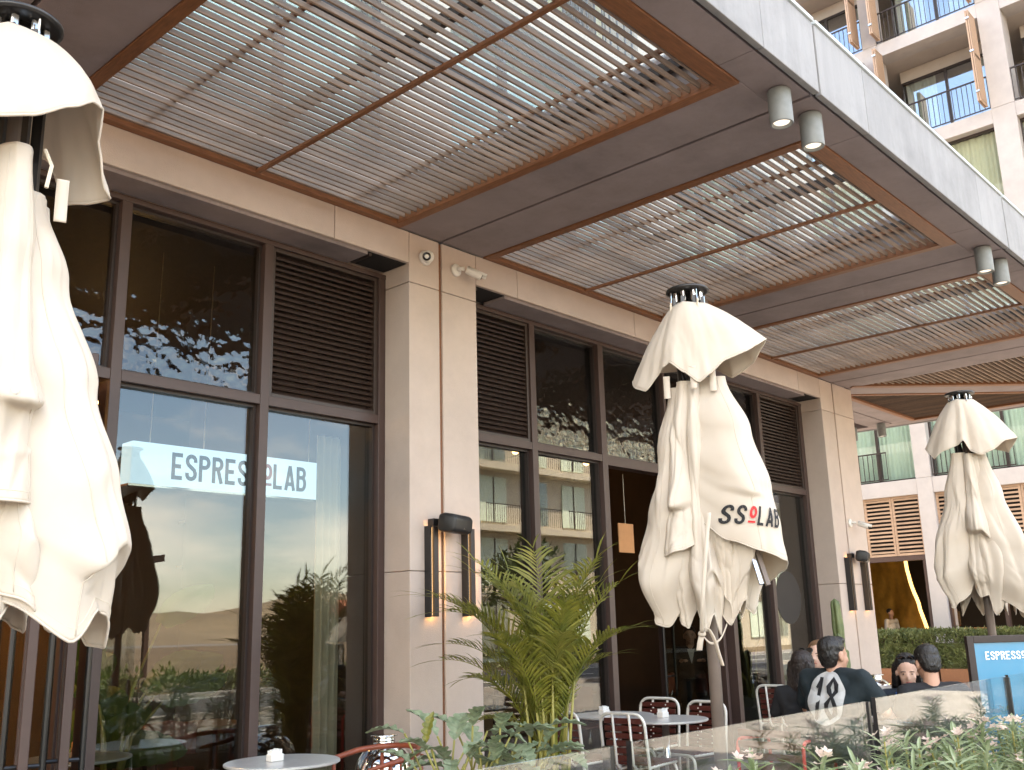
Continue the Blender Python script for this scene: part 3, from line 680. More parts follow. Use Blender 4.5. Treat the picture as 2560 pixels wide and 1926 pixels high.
for hi, (y0, y1, lb) in enumerate(((6.6, 8.95, 'clipped green hedge behind the blue sign and the couple'), (9.0, 11.6, 'clipped green hedge beside the far column, in front of the bar'), (2.2, 6.55, 'clipped green hedge at right edge behind the blue sign'))):
    hd = thing('hedge', lb, 'hedge', (25.1, (y0+y1)/2, 0), 'hedges along the hotel wing')
    MB().box(24.6, 25.6, y0, y1, GZ, .28).build('planter_box', 'wood_frame', hd, bevel=.01)
    MB().box(24.72, 25.48, y0+.1, y1-.1, .28, .85).build('inner_growth', 'hedge_leaf', hd)
    def hf():
        y = random.uniform(y0+.02, y1-.02); x = random.uniform(24.58, 25.62); z = random.uniform(.28, 1.18)
        f_ = random.random()
        if f_ < .5: x = 24.62+abs(random.gauss(0, .10)); o = (-1, 0, .3)
        elif f_ < .85: z = 1.12-abs(random.gauss(0, .09))+.1*noise.noise(Vector((y*2, x*2, hi))); o = (0, 0, 1)
        else: o = (random.gauss(0, 1), random.gauss(0, 1), 1)
        return (x+.06*noise.noise(Vector((y*3, z*3, 5))), y, z), o
    leaf_cloud(hf, int(2600*(y1-y0)), .085, 'hedge_leaf', 'foliage', hd, kind='stuff')

# ------------------------------------------------------------------ the other side of the street (seen mirrored in the shopfront)
opp = thing('street_building', 'pale apartment building across the street mirrored in the shop windows', 'building', (50, -20, 0))
MB().box(33, 66, -26, -20.4, GZ, 15.2).build('wall', 'house_white', opp)
for fi in range(5):
    z0 = .3+fi*3.0
    MB().box(32.9, 66.1, -20.38, -19.6 if fi in (1, 2, 3) else -20.2, z0+2.62, z0+2.92).build('floor_band', 'house_white', opp)
    for k in range(10):
        x0 = 33.9+k*3.1
        wp = MB().box(x0, x0+1.9, -20.37, -20.33, z0+.15, z0+2.35).build('window', 'curtain_mint' if (k+fi) % 3 else 'pane_upper', opp)
        MB().box(x0+.92, x0+.98, -20.33, -20.30, z0+.15, z0+2.35).build('frame', 'bronze', wp)
        if fi in (1, 2, 3):
            r_ = MB().box(x0-.3, x0+2.2, -19.66, -19.62, z0+.9, z0+.94)
            for j in range(17): r_.box(x0-.28+j*.155, x0-.265+j*.155, -19.65, -19.63, z0, z0+.9)
            r_.build('railing', 'bronze_dark', opp)
def far_house(i, x, y, wd, dp, ht, lb):
    t = thing('house', lb, 'house', (x, y, 0), 'low houses across the valley')
    MB().box(x-wd/2, x+wd/2, y-dp/2, y+dp/2, GZ, ht).build('wall', 'house_white', t)
    MB().prism([(x-wd/2-.3, y-dp/2-.3, ht), (x-wd/2-.3, y+dp/2+.3, ht), (x-wd/2-.3, y, ht+wd*.18)], (wd+.6, 0, 0)).build('roof', 'roof_red', t)
    for k in range(3): MB().box(x-wd/2+.8+k*(wd-1.6)/3, x-wd/2+1.9+k*(wd-1.6)/3, y+dp/2, y+dp/2+.05, 1, 2.6).build('window', 'bronze_dark', t)
for i, (x, y, wd, ht) in enumerate(((-8, -120, 12, 4), (10, -150, 12, 4), (38, -135, 14, 5), (-28, -88, 18, 5), (110, -120, 14, 4))):
    far_house(i, x, y, wd, 9, ht, ['low red roofed house straight across the valley', 'wide red roofed house mirrored in the left window', 'two storey red roofed house behind the street building', 'long red roofed house at the far left of the valley', 'red roofed house at the far right of the valley'][i])
hl = MB().grid(lambda u, v: (-300+u*600, -130-v*150, GZ-1+v*(11+11*noise.noise(Vector((u*5, 2, 0)))+7*noise.noise(Vector((u*17, 4, v*3))))*math.sin(min(1, v*1.2)*1.57)), 90, 14)
hl.build('hill', 'hill', kind='structure', smooth=True)
def tree(x, y, ht, rad, lb, n_=1500):
    t = thing('street_tree', lb, 'tree', (x, y, GZ), 'trees along the street')
    tr = MB(); tr.tube([(x, y, GZ), (x+.1, y, ht*.3), (x, y+.1, ht*.62)], [.16, .12, .07], 8)
    for k in range(6):
        a = k*1.05; tr.tube([(x, y, ht*(.35+.04*k)), (x+math.cos(a)*rad*.5, y+math.sin(a)*rad*.5, ht*(.62+.03*k))], [.06, .02], 6)
    tr.build('trunk', 'bark', t)
    cl = [(Vector((random.gauss(0, .45), random.gauss(0, .45), random.gauss(0, .35))), random.uniform(.35, .6)) for _ in range(14)]
    def fn():
        c, r = random.choice(cl); d = Vector((random.gauss(0, 1), random.gauss(0, 1), random.gauss(0, 1))).normalized()
        p = Vector((x, y, ht*.7))+(c+d*r*random.uniform(.6, 1))*rad; return p, d
    leaf_cloud(fn, n_, .32, 'tree_leaf', 'crown', t, kind='stuff')
for i, (x, y, h_, r_) in enumerate(((2, -40, 5, 2.0), (19, -44, 5.0, 2.0), (-6, -17, 5, 2.1), (33, -16.5, 5, 2.0))):
    tree(x, y, h_, r_, ['young street tree across the road before the left window', 'taller street tree near the corner of the street building', 'street tree at the left across the road', 'street tree standing before the street building'][i])

rs_ = random.Random(9); cl_ = [(rs_.uniform(-12, 40), -14.9-rs_.uniform(0, 1.2), rs_.uniform(.5, 1.0)) for _ in range(60)]
def shf():
    x, y, r = random.choice(cl_); d = Vector((random.gauss(0, 1), random.gauss(0, 1), abs(random.gauss(0, 1)))).normalized(); return Vector((x, y, GZ))+d*r*random.uniform(.6, 1), d
leaf_cloud(shf, 9000, .22, 'hedge_leaf', 'roadside_shrubs', None, kind='stuff', label='low scrub growing along the far side of the road', cat='shrubs')

pv = thing('street_pavilion', 'small glazed pavilion with dark sloping roof mirrored in the left window', 'pavilion', (17, -30, 0))
MB().prism([(12.5, -33, 3.0), (21.5, -33, 4.6), (21.5, -33, 4.9), (12.5, -33, 3.3)], (0, 6, 0)).build('roof', 'bronze_dark', pv)
for x in (13.2, 16, 18.8, 21): MB().box(x, x+.2, -27.6, -27.4, GZ, 3.2+(x-13)*.17).build('post', 'bronze', pv)
MB().box(13.2, 21, -32.4, -32.2, GZ, 3.1).build('back_wall', 'house_white', pv); MB().box(13.4, 21, -28.2, -28.15, GZ, 3.0).build('glazing', 'pane_upper', pv)

# ================================================================== LETTERING (stroke letters, drawn as flat strips)
def arc(cx, cy, rx, ry, a0, a1, n=9): return [(cx+rx*math.cos(R(a0+(a1-a0)*i/n)), cy+ry*math.sin(R(a0+(a1-a0)*i/n))) for i in range(n+1)]
T_ = .155; h_ = T_/2
LET = {
 'E': [[(h_, 0), (h_, 1)], [(h_, 1-h_), (.46, 1-h_)], [(h_, .5), (.40, .5)], [(h_, h_), (.46, h_)]],
 'S': [[(.43, .70)]+[(.43, .76)]+arc(.255, .76, .175, .165, 0, 180)+[(.08, .70)]+[(.13, .60), (.38, .41), (.43, .30)]+arc(.255, .24, .175, .165, 0, -180)+[(.08, .30)]],
 'P': [[(h_, 0), (h_, 1)], [(h_, 1-h_), (.26, 1-h_)]+arc(.26, .735, .165, .1875, 90, -90)+[(h_, .5475)]],
 'R': [[(h_, 0), (h_, 1)], [(h_, 1-h_), (.26, 1-h_)]+arc(.26, .735, .165, .1875, 90, -90)+[(h_, .5475)], [(.26, .54), (.43, 0)]],
 'L': [[(h_, 0), (h_, 1)], [(h_, h_), (.44, h_)]],
 'A': [[(.05, 0), (.25, 1)], [(.25, 1), (.45, 0)], [(.11, .26), (.39, .26)]],
 'B': [[(h_, 0), (h_, 1)], [(h_, 1-h_), (.26, 1-h_)]+arc(.26, .745, .15, .1775, 90, -90)+[(h_, .5675)], [(h_, .5675), (.27, .5675)]+arc(.27, .3225, .165, .245, 90, -90)+[(h_, h_)]],
 'o': [arc(.25, .66, .155, .25, 0, 360, 20)], '_': [[(.04, .16), (.46, .16)]],
}
def strip(poly, th):
    """quads along a polyline of constant width, finely cut so that they can be laid on a curved surface"""
    pts = []
    for a, b in zip(poly[:-1], poly[1:]):
        n = max(1, int(math.hypot(b[0]-a[0], b[1]-a[1])/.07))
        pts += [(a[0]+(b[0]-a[0])*i/n, a[1]+(b[1]-a[1])*i/n) for i in range(n)]
    pts.append(poly[-1]); L_ = []; closed = math.hypot(pts[0][0]-pts[-1][0], pts[0][1]-pts[-1][1]) < 1e-6
    for i, p in enumerate(pts):
        a = pts[max(i-1, 0)]; b = pts[min(i+1, len(pts)-1)]
        if closed and i in (0, len(pts)-1): a, b = pts[-2], pts[1]
        dx, dy = b[0]-a[0], b[1]-a[1]; l = math.hypot(dx, dy) or 1
        L_.append((p, (-dy/l*th/2, dx/l*th/2)))
    qs = []
    for (p, n), (q, m) in zip(L_[:-1], L_[1:]):
        for s0, s1 in ((-1, 0), (0, 1)):
            qs.append([(p[0]+n[0]*s0, p[1]+n[1]*s0), (q[0]+m[0]*s0, q[1]+m[1]*s0), (q[0]+m[0]*s1, q[1]+m[1]*s1), (p[0]+n[0]*s1, p[1]+n[1]*s1)])
    return qs
def word(txt, adv=.60):
    """-> list of (char, quads) in a unit-height baseline frame, and the width"""
    x = 0; o = []
    for ch in txt:
        if ch == 'o':
            o.append(('o', [[(a+x, b) for a, b in q] for s_ in LET['o'] for q in strip(s_, T_*.95)]))
            o.append(('_', [[(a+x, b) for a, b in q] for s_ in LET['_'] for q in strip(s_, .11)]))
        elif ch != ' ': o.append((ch, [[(a+x, b) for a, b in q] for s_ in LET[ch] for q in strip(s_, T_)]))
        x += adv*(.9 if ch in 'o' else 1)
    return o, x-.1
def lay(quads, fn, name, mm, parent):
    m_ = MB()
    for i, q in enumerate(quads):
        ps = [fn(u, v, i % 7) for u, v in q]
        if all(p is not None for p in ps): m_.quad(*ps)
    return m_.build(name, mm, parent) if m_.f else None

# ================================================================== UMBRELLAS
def cr(pts, t):
    """smooth interpolation through (t, values...) control points"""
    for (a, b) in zip(pts[:-1], pts[1:]):
        if t <= b[0] or b is pts[-1]:
            k = max(0, min(1, (t-a[0])/(b[0]-a[0]+1e-9))); k = k*k*(3-2*k)
            return [x+(y-x)*k for x, y in zip(a[1:], b[1:])]
def hemz(pts, s):
    for (a, b) in zip(pts[:-1], pts[1:]):
        if s <= b[0] or b is pts[-1]:
            k = max(0, min(1, (s-a[0])/(b[0]-a[0]+1e-9))); k = .45*k+.55*(.5-.5*math.cos(k*math.pi))
            return a[1]+(b[1]-a[1])*k
def ridge(p): n = noise.noise(p); return (1-abs(n)*2)
class Umb:
    def __init__(s, label, x, y, ztop, letter=None):
        s.o = Vector((x, y, 0)); s.zt = ztop
        c = Vector((CAM.x-x, CAM.y-y, 0)).normalized(); s.c = c; s.r = Vector((-c.y, c.x, 0))   # towards camera, image right
        s.t = thing('closed_umbrella', label, 'umbrella', (x, y, 0), 'closed cream umbrellas along the terrace')
        s.seed = x*3.1+7; s.dist = math.hypot(x, y)
    def d(s, ph): return s.c*math.cos(ph)+s.r*math.sin(ph)
    def lobe(s, ph, prof, zt, hem, fold=.10, nf=2.0, crump=1., lean=0., tuck=None, twist=0., ns=64, ntt=96, off=0.):
        ph = R(ph); D = s.d(ph); Tn = s.d(ph+math.pi/2); sd = s.seed+ph*5
        pl = random.uniform(0, 6.28); rs = random.Random(int(sd*977)); CRS = []
        for _ in range(int(12+10*crump)):       # long falling folds
            q0_ = rs.uniform(-.95, .95); t0_ = rs.uniform(.2, .75)
            an = rs.gauss(0, .13); CRS.append((q0_, t0_, math.sin(an), math.cos(an), rs.uniform(.25, .6), rs.uniform(.010, .034), rs.choice((-1, 1))*rs.uniform(.005, .017)))
        for _ in range(int(8*crump)):           # short creases near the hem
            q0_ = rs.uniform(-.9, .9); t0_ = rs.uniform(.72, .97); an = rs.gauss(0, .8)
            CRS.append((q0_, t0_, math.sin(an), math.cos(an), rs.uniform(.08, .2), rs.uniform(.006, .018), rs.choice((-1, 1))*rs.uniform(.005, .014)))
        Hh = abs(zt-hem[len(hem)//2][1])
        def fn(u, t):
            q = u*2-1; Rr, W = cr(prof, t); a = q*1.5
            zb = hemz(hem, q); z = zt+(zb-zt)*t
            fo = fold*min(1, t*1.6)
            w1_ = 2*abs(math.cos((nf*math.pi*q+pl)*.5+.25*math.sin(t*2.5)))**.8-1.27; w2_ = 2*abs(math.cos((nf*2.6*math.pi*q+pl*1.7)*.5+t*.8))**.8-1.27
            rr = Rr*(max(0, math.cos(a))**.75)*(1+fo*1.1*w1_+fo*.5*w2_)
            tt = W*math.sin(a)*(1+.12*math.sin(t*5+pl))+lean*t*t+twist*math.sin(t*3.1)*.06
            p3 = Vector((q*W*6+sd, z*1.6, sd))
            wr = .005*noise.noise(p3)+crump*.006*(t**1.7)*noise.noise(p3*2.1+Vector((9, 3, 1)))+crump*.007*(t**2.5)*ridge(p3*2.6)+.004*ridge(Vector((q*W*26+sd, z*1.1+q*2, 1)))
            rr += wr
            for (q0_, t0_, sa, ca, ln_, wd_, am_) in CRS:
                dx = (q-q0_)*W*1.2; dy = (t-t0_)*Hh; along = dx*sa+dy*ca; acr = dx*ca-dy*sa
                if abs(along) < ln_: rr += am_*math.exp(-abs(acr)/wd_)*(1-(along/ln_)**2)**1.5
            if tuck:
                t0, q0, wq, am = tuck; k = math.exp(-((q-q0)/wq)**2)
                e = am*k*(math.exp(-((t-t0)/.10)**2) if t < t0 else math.exp(-((t-t0)/.018)**2)*1-.25*(1-math.exp(-((t-t0)/.03)**2))*math.exp(-((t-t0)/.22)**2))
                rr += e; z -= .25*am*k*math.exp(-((t-t0)/.05)**2)
            tt += .012*t*noise.noise(p3*1.7+Vector((0, 7, 0)))
            p_ = s.o+D*(rr+off)+Tn*tt; z = 1.5+(z-1.5)*(1-min(1, t*2)*(p_-s.o).dot(s.c)/s.dist); return p_+Vector((0, 0, z))
        mb = MB().grid(fn, ns, ntt)
        o = mb.build('canopy_panel', 'canvas', s.t, smooth=True)
        so_ = o.modifiers.new('solid', 'SOLIDIFY'); so_.thickness = .003; so_.offset = 0
        hp = [fn(i/ns, 1.0) for i in range(ns+1)]
        MB().tube(hp, .0042, 6).build('hem', 'canvas', o, smooth=True)
        for uu in (.30, .66): MB().tube([fn(uu, .02+.97*i/40)+D*.0022 for i in range(41)], .0021, 5).build('seam', 'canvas', o, smooth=True)
        MB().tube([fn(i/ns, .972)+D*.0018 for i in range(2, ns-1)], .0014, 4).build('stitch_line', 'rope', o, smooth=True)
        s.last = mb; return o, fn
    def cap(s, ctrl, zt, rt=.105, bulge=.012, corners=4):
        """loose vent flap: ctrl = (angle, radius, z) of the hem all round, seen from the camera"""
        ctrl = sorted(ctrl); ext = [(ctrl[-1][0]-360, *ctrl[-1][1:])]+ctrl+[(ctrl[0][0]+360, *ctrl[0][1:])]
        def at_(a):
            for p, q in zip(ext[:-1], ext[1:]):
                if p[0] <= a <= q[0]:
                    k = (a-p[0])/(q[0]-p[0]+1e-9); k = .5*k+.5*k*k*(3-2*k); return p[1]+(q[1]-p[1])*k, p[2]+(q[2]-p[2])*k
        def fn(u, v):
            a = -180+360*u; r1, z1 = at_(max(ext[0][0], min(ext[-1][0], a)))
            k = v**.95; r = rt+(r1-rt)*k+bulge*math.sin(v*math.pi)*(.5+.5*v); z = zt+(z1-zt)*(v**1.12)
            zc = .012*abs(math.sin(R(a)*2+.6))*(1-v)**2
            p3 = Vector((math.cos(R(a))*3+s.seed, math.sin(R(a))*3, v*2)); r += .014*v*noise.noise(p3)+.004*v*ridge(p3*2.5)
            z = 1.5+(z-1.5)*(1-v*r*math.cos(R(a))/s.dist); return s.o+s.d(R(a))*r+Vector((0, 0, z-zc))
        mb = MB().grid(fn, 120, 30, True); o = mb.build('vent_flap', 'canvas', s.t, smooth=True)
        so_ = o.modifiers.new('solid', 'SOLIDIFY'); so_.thickness = .003; so_.offset = 0
        MB().tube([fn(i/120, 1.0) for i in range(121)], .0045, 6, False).build('hem', 'canvas', o, smooth=True)
        return fn
    def frame(s, zbase=0., ztips=1.75):
        x, y = s.o.x, s.o.y; zt = s.zt
        MB().tube([(x, y, zbase), (x, y, zt-.02)], .034, 16).build('pole', 'pole_brown', s.t, smooth=True)
        MB().lathe([(.30, 0), (.30, .05), (.05, .07), (.045, .35)], 24, (x, y, zbase)).build('base', 'black_metal', s.t)
        dk = MB().lathe([(.02, .012), (.118, .010), (.126, .004), (.126, -.006), (.112, -.010), (.06, -.012)], 32, (x, y, zt)).build('top_disc', 'black_metal', s.t, smooth=True)
        MB().lathe([(.052, -.012), (.052, -.14), (.062, -.15), (.062, -.19), (.04, -.2)], 20, (x, y, zt)).build('hub', 'steel', s.t, smooth=True)
        for k in range(8):
            a = k*math.pi/4+.2; e = Vector((math.cos(a), math.sin(a), 0)); tp = s.o+e*.085+Vector((0, 0, zt-.05)); bt = s.o+e*.085+Vector((0, 0, ztips))
            rb = MB().tube([tp, bt], [.014, .012], 4).build('rib', 'black_metal', s.t)
            MB().cbox(*(sorted((s.o.x+e.x*.075-.012, s.o.x+e.x*.075+.012))+sorted((s.o.y+e.y*.075-.012, s.o.y+e.y*.075+.012))+[zt-.075, zt-.012])).build('clevis', 'steel', rb)
            MB().tube([s.o+e*.035+Vector((0, 0, zt-.62)), s.o+e*.085+Vector((0, 0, zt-.42-.0*k))], .009, 4).build('strut', 'black_metal', rb)
        for k in range(4):
            a = k*math.pi/2+.5; e = s.d(a); p = s.o+e*.108+Vector((0, 0, zt-.02))
            MB().tube([p, p+Vector((0, 0, -.04)), p+e*.006+Vector((0, 0, -.085))], .0035, 5).build('hook', 'steel', dk)
            MB().tube([p+e*.006+Vector((0, 0, -.06)), p+e*.012+Vector((0, 0, -.13)), p+e*.002+Vector((0, 0, -.10)), p+e*.004+Vector((0, 0, -.06))], .0045, 5).build('cord_loop', 'rope', dk)
        MB().lathe([(.05, 0), (.055, .03), (.055, .10), (.045, .12)], 16, (x, y, zt-.66)).build('runner', 'black_metal', s.t, smooth=True)

def Z(v, U, du=0.):
    """height on the umbrella axis that shows at photo row v"""
    lo, hi = 0., 4.5
    for _ in range(40):
        m_ = (lo+hi)/2; q = U.o+Vector((0, 0, m_))-CAM; yy = 963-2475.81*q.dot(_u2)/q.dot(_f)
        lo, hi = (m_, hi) if yy > v else (lo, m_)
    return lo
K = 2560/2212

# ---- middle umbrella
u2 = Umb('closed cream umbrella in the middle with dark lettering and a dangling tie strap', 4.809, 2.941, 3.39)
z2 = lambda v: Z(v*K, u2)
u2.frame(0, 1.7)
u2.cap([(-170, .26, z2(800)), (-125, .30, z2(800)), (-98, .35, z2(815)), (-82, .335, z2(830)), (-68, .29, z2(838)), (-56, .235, z2(806)), (-46, .235, z2(790)), (-34, .215, z2(779)), (-14, .20, z2(802)), (8, .215, z2(826)), (24, .23, z2(808)), (42, .27, z2(782)), (60, .35, z2(766)), (82, .42, z2(744)), (98, .35, z2(792)), (120, .26, z2(822)), (150, .24, z2(800))], z2(661), rt=.10)
zt = z2(845)
u2.lobe(-66, [(0, .15, .06), (.3, .225, .10), (.6, .30, .14), (.82, .37, .16), (1, .29, .10)], z2(842), [(-1, z2(1262)), (-.5, z2(1352)), (-.22, z2(1300)), (.12, z2(1346)), (.4, z2(1352)), (1, z2(1260))], .07, 1.3, 1.1)
u2.lobe(-36, [(0, .14, .05), (.35, .21, .075), (.7, .275, .09), (.85, .31, .105), (1, .33, .115)], z2(832), [(-1, z2(1188)), (-.3, z2(1198)), (.3, z2(1186)), (.7, z2(1170)), (1, z2(1165))], .05, 1.0, .7, tuck=(.72, .3, .5, .07), lean=.01)
u2.lobe(-44, [(0, .12, .05), (.4, .20, .07), (.75, .27, .09), (1, .22, .06)], z2(842), [(-1, z2(1260)), (-.2, z2(1340)), (.4, z2(1356)), (1, z2(1270))], .08, 1.2, 1.)
u2.lobe(-4, [(0, .14, .042), (.35, .205, .066), (.65, .255, .10), (.84, .285, .12), (1, .21, .07)], z2(838), [(-1, z2(1270)), (-.6, z2(1312)), (-.1, z2(1364)), (.3, z2(1326)), (.6, z2(1372)), (1, z2(1262))], .07, 1.2, 1.2, tuck=(.80, .35, .35, .045))
u2.lobe(26, [(0, .13, .045), (.35, .20, .06), (.7, .255, .075), (1, .20, .05)], z2(848), [(-1, z2(1230)), (0, z2(1300)), (.5, z2(1352)), (1, z2(1260))], .08, 1.2, .9)
D_, fD = u2.lobe(56, [(0, .205, .07), (.3, .325, .125), (.6, .41, .165), (.82, .45, .19), (1, .47, .205)], z2(828), [(-1, z2(1120)), (-.75, z2(1168)), (-.4, z2(1194)), (0, z2(1216)), (.45, z2(1240)), (.75, z2(1264)), (1, z2(1258))], .03, 1.0, -.8, tuck=(.66, -.62, .30, .05))
u2.lobe(48, [(0, .15, .06), (.4, .24, .09), (.75, .32, .12), (1, .24, .08)], z2(850), [(-1, z2(1270)), (-.55, z2(1352)), (-.25, z2(1300)), (.1, z2(1282)), (.5, z2(1340)), (1, z2(1240))], .10, 1.6, 1.2)
for ph in (100, 145, 190, 235, 275): u2.lobe(ph, [(0, .14, .06), (.35, .23, .10), (.75, .33, .14), (1, .24, .08)], zt, [(-1, z2(1220)), (-.3, z2(1330)), (.3, z2(1300)), (1, z2(1230))], .09, 1.5, 1., ns=28, ntt=40)
# lettering on the right-hand panel
bm_ = bmesh.new(); me_ = D_.data; bm_.from_mesh(me_); bvh = BVHTree.FromBMesh(bm_); bm_.free()
def lay_on(u, bvh, ph, org, scale, tilt, mm_of, txt, parent, adv=.60, clip=-9, xs=1.):
    D = u.d(R(ph)); Tn = u.d(R(ph)+math.pi/2); wd, W = word(txt, adv)
    for ch, qs in wd:
        def fn(a, b, k):
            if a < clip: return None
            px, py = a*scale*xs, b*scale; x = px*math.cos(tilt)-py*math.sin(tilt); y = px*math.sin(tilt)+py*math.cos(tilt)
            p0 = org+Tn*x+Vector((0, 0, y)); hit = bvh.ray_cast(p0+D*1.2, -D)
            nh = hit[1] if hit[0] else None
            return (hit[0]+D*(.004+.0001*k)+(nh if nh.dot(D) > 0 else -nh)*.006) if hit[0] else None
        lay(qs, fn, 'letter', mm_of(ch), parent)
lay_on(u2, bvh, 44, u2.o+Vector((0, 0, z2(1143)))+u2.d(R(44)+math.pi/2)*-.125, .10, R(-11), lambda c: 'print_red' if c in 'o_' else 'print_black', 'SSoLAB', D_, .66, xs=.56)
# tie strap
def ribbon(pts, wd, dirv, name, parent, mm='canvas'):
    pts = [Vector(p) for p in pts]; dirv = Vector(dirv); fine = []
    for i in range(len(pts)-1):
        p0 = pts[max(i-1, 0)]; p1, p2 = pts[i], pts[i+1]; p3 = pts[min(i+2, len(pts)-1)]
        for k in range(6):
            t = k/6; fine.append(.5*((2*p1)+(-p0+p2)*t+(2*p0-5*p1+4*p2-p3)*t*t+(-p0+3*p1-3*p2+p3)*t**3))
    fine.append(pts[-1]); n_ = len(fine)-1
    o = MB().grid(lambda u, v: fine[round(v*n_)]+dirv*wd*(u-.5), 2, n_).build(name, mm, parent, smooth=True); s_ = o.modifiers.new('s', 'SOLIDIFY'); s_.thickness = .004
    return o
rr, cc = u2.r, u2.c
def pt2(xo, yo, out): # photo overview column offset from axis, row
    z = z2(yo); ax = u2.o+Vector((0, 0, z)); return ax+cc*out+rr*xo
st = ribbon([pt2(.03, 1122, .325), pt2(.0, 1200, .345), pt2(-.035, 1300, .335), pt2(-.05, 1365, .24)], .022, rr, 'tie_strap', u2.t)
MB().ball(pt2(-.05, 1368, .22), (.022, .022, .018), 10, 7).build('knot', 'canvas', st, smooth=True)
ribbon([pt2(-.05, 1368, .22), pt2(-.062, 1385, .22), pt2(-.07, 1402, .21)], .030, rr, 'strap_end', st)
ribbon([pt2(-.05, 1368, .22), pt2(-.02, 1357, .23), pt2(.01, 1378, .23), pt2(.03, 1410, .22), pt2(.045, 1435, .22)], .022, (rr+cc).normalized(), 'strap_end', st)
ribbon([pt2(-.05, 1370, .22), pt2(-.01, 1388, .21), pt2(.04, 1380, .19), pt2(.08, 1350, .16)], .012, Vector((0, 0, 1)), 'strap_end', st)
# loose loops between flap and panels, button on the flap
for xo, yo, ou in ((.105, 838, .17), (.0, 832, .20), (-.15, 845, .14)):
    q = pt2(xo, yo+14, ou); ribbon([q+Vector((0, 0, .10)), q+Vector((0, 0, .03)), q+cc*.008-Vector((0, 0, .03))], .036, rr, 'webbing_tab', u2.t)
# arm end hanging below the right panel
MB().tube([pt2(.22, 1180, .22), pt2(.27, 1270, .26)], .014, 4).build('rib', 'steel', u2.t)
MB().tube([pt2(.25, 1178, .20), pt2(.305, 1272, .24)], .016, 4).build('rib', 'pole_brown', u2.t)

# ---- near umbrella at the left edge
u1 = Umb('large closed cream umbrella nearest the camera, cut by the left edge', 1.033, 2.999, 3.40)
z1_ = lambda v: Z(v*K, u1)
u1.frame(0, 1.75)
u1.cap([(-170, .30, z1_(300)), (-120, .34, z1_(300)), (-80, .36, z1_(300)), (-45, .33, z1_(250)), (-10, .28, z1_(256)), (12, .25, z1_(240)), (35, .255, z1_(205)), (55, .265, z1_(184)), (72, .262, z1_(196)), (84, .255, z1_(270)), (92, .28, z1_(370)), (100, .305, z1_(392)), (114, .26, z1_(412)), (130, .235, z1_(420)), (152, .25, z1_(330))], z1_(92), rt=.11, bulge=.02)
u1.lobe(16, [(0, .14, .048), (.3, .195, .075), (.62, .265, .11), (.74, .30, .13), (.8, .295, .13), (1, .31, .125)], z1_(345), [(-1, z1_(1060)), (-.5, z1_(1072)), (0, z1_(1078)), (.55, z1_(1084)), (.8, z1_(1074)), (1, z1_(1060))], .035, 1.0, .5, tuck=(.70, .25, .5, .07))
u1.lobe(62, [(0, .12, .07), (.2, .20, .11), (.45, .315, .15), (.68, .405, .185), (.86, .415, .185), (1, .40, .17)], z1_(425), [(-1, z1_(1252)), (-.8, z1_(1300)), (-.42, z1_(1396)), (-.16, z1_(1322)), (.02, z1_(1334)), (.26, z1_(1410)), (.5, z1_(1402)), (.8, z1_(1300)), (1, z1_(1230))], .03, 1.1, .9, tuck=(.83, -.25, .5, .055))
u1.lobe(36, [(0, .12, .06), (.35, .18, .09), (.7, .25, .11), (.88, .29, .12), (1, .29, .10)], z1_(430), [(-1, z1_(1240)), (-.4, z1_(1290)), (0, z1_(1330)), (.35, z1_(1310)), (1, z1_(1260))], .06, 1.3, 1.)
u1.lobe(6, [(0, .12, .06), (.4, .17, .11), (.75, .24, .15), (1, .25, .15)], z1_(430), [(-1, z1_(1280)), (-.4, z1_(1392)), (.1, z1_(1386)), (.5, z1_(1300)), (1, z1_(1270))], .05, 1.1, .9)
for ph in (-50, -95, 105, 150, 200, 240): u1.lobe(ph, [(0, .13, .06), (.35, .22, .10), (.75, .34, .15), (1, .26, .09)], z1_(430), [(-1, z1_(1220)), (-.3, z1_(1370)), (.3, z1_(1330)), (1, z1_(1230))], .09, 1.5, 1., ns=28, ntt=40)
q = u1.o+u1.c*.315+u1.r*.075+Vector((0, 0, z1_(888)))
MB().ball(q, (.010, .010, .016), 10, 6).build('button', 'white_plastic', u1.t, smooth=True)
for e in ((.10, 400), (.03, 420)):
    MB().tube([u1.o+u1.r*e[0]+u1.c*.10+Vector((0, 0, z1_(e[1]-60))), u1.o+u1.r*(e[0]+.02)+u1.c*.13+Vector((0, 0, z1_(e[1]-20))), u1.o+u1.r*(e[0]+.01)+u1.c*.14+Vector((0, 0, z1_(e[1]+30)))], .006, 5).build('strap_loop', 'rope', u1.t)
p_ = u1.o+u1.r*.155+u1.c*.12+Vector((0, 0, z1_(462)))
ribbon([p_+Vector((0, 0, .09)), p_+Vector((0, 0, .03)), p_+u1.c*.01-Vector((0, 0, .05))], .035, u1.r, 'webbing_tab', u1.t)

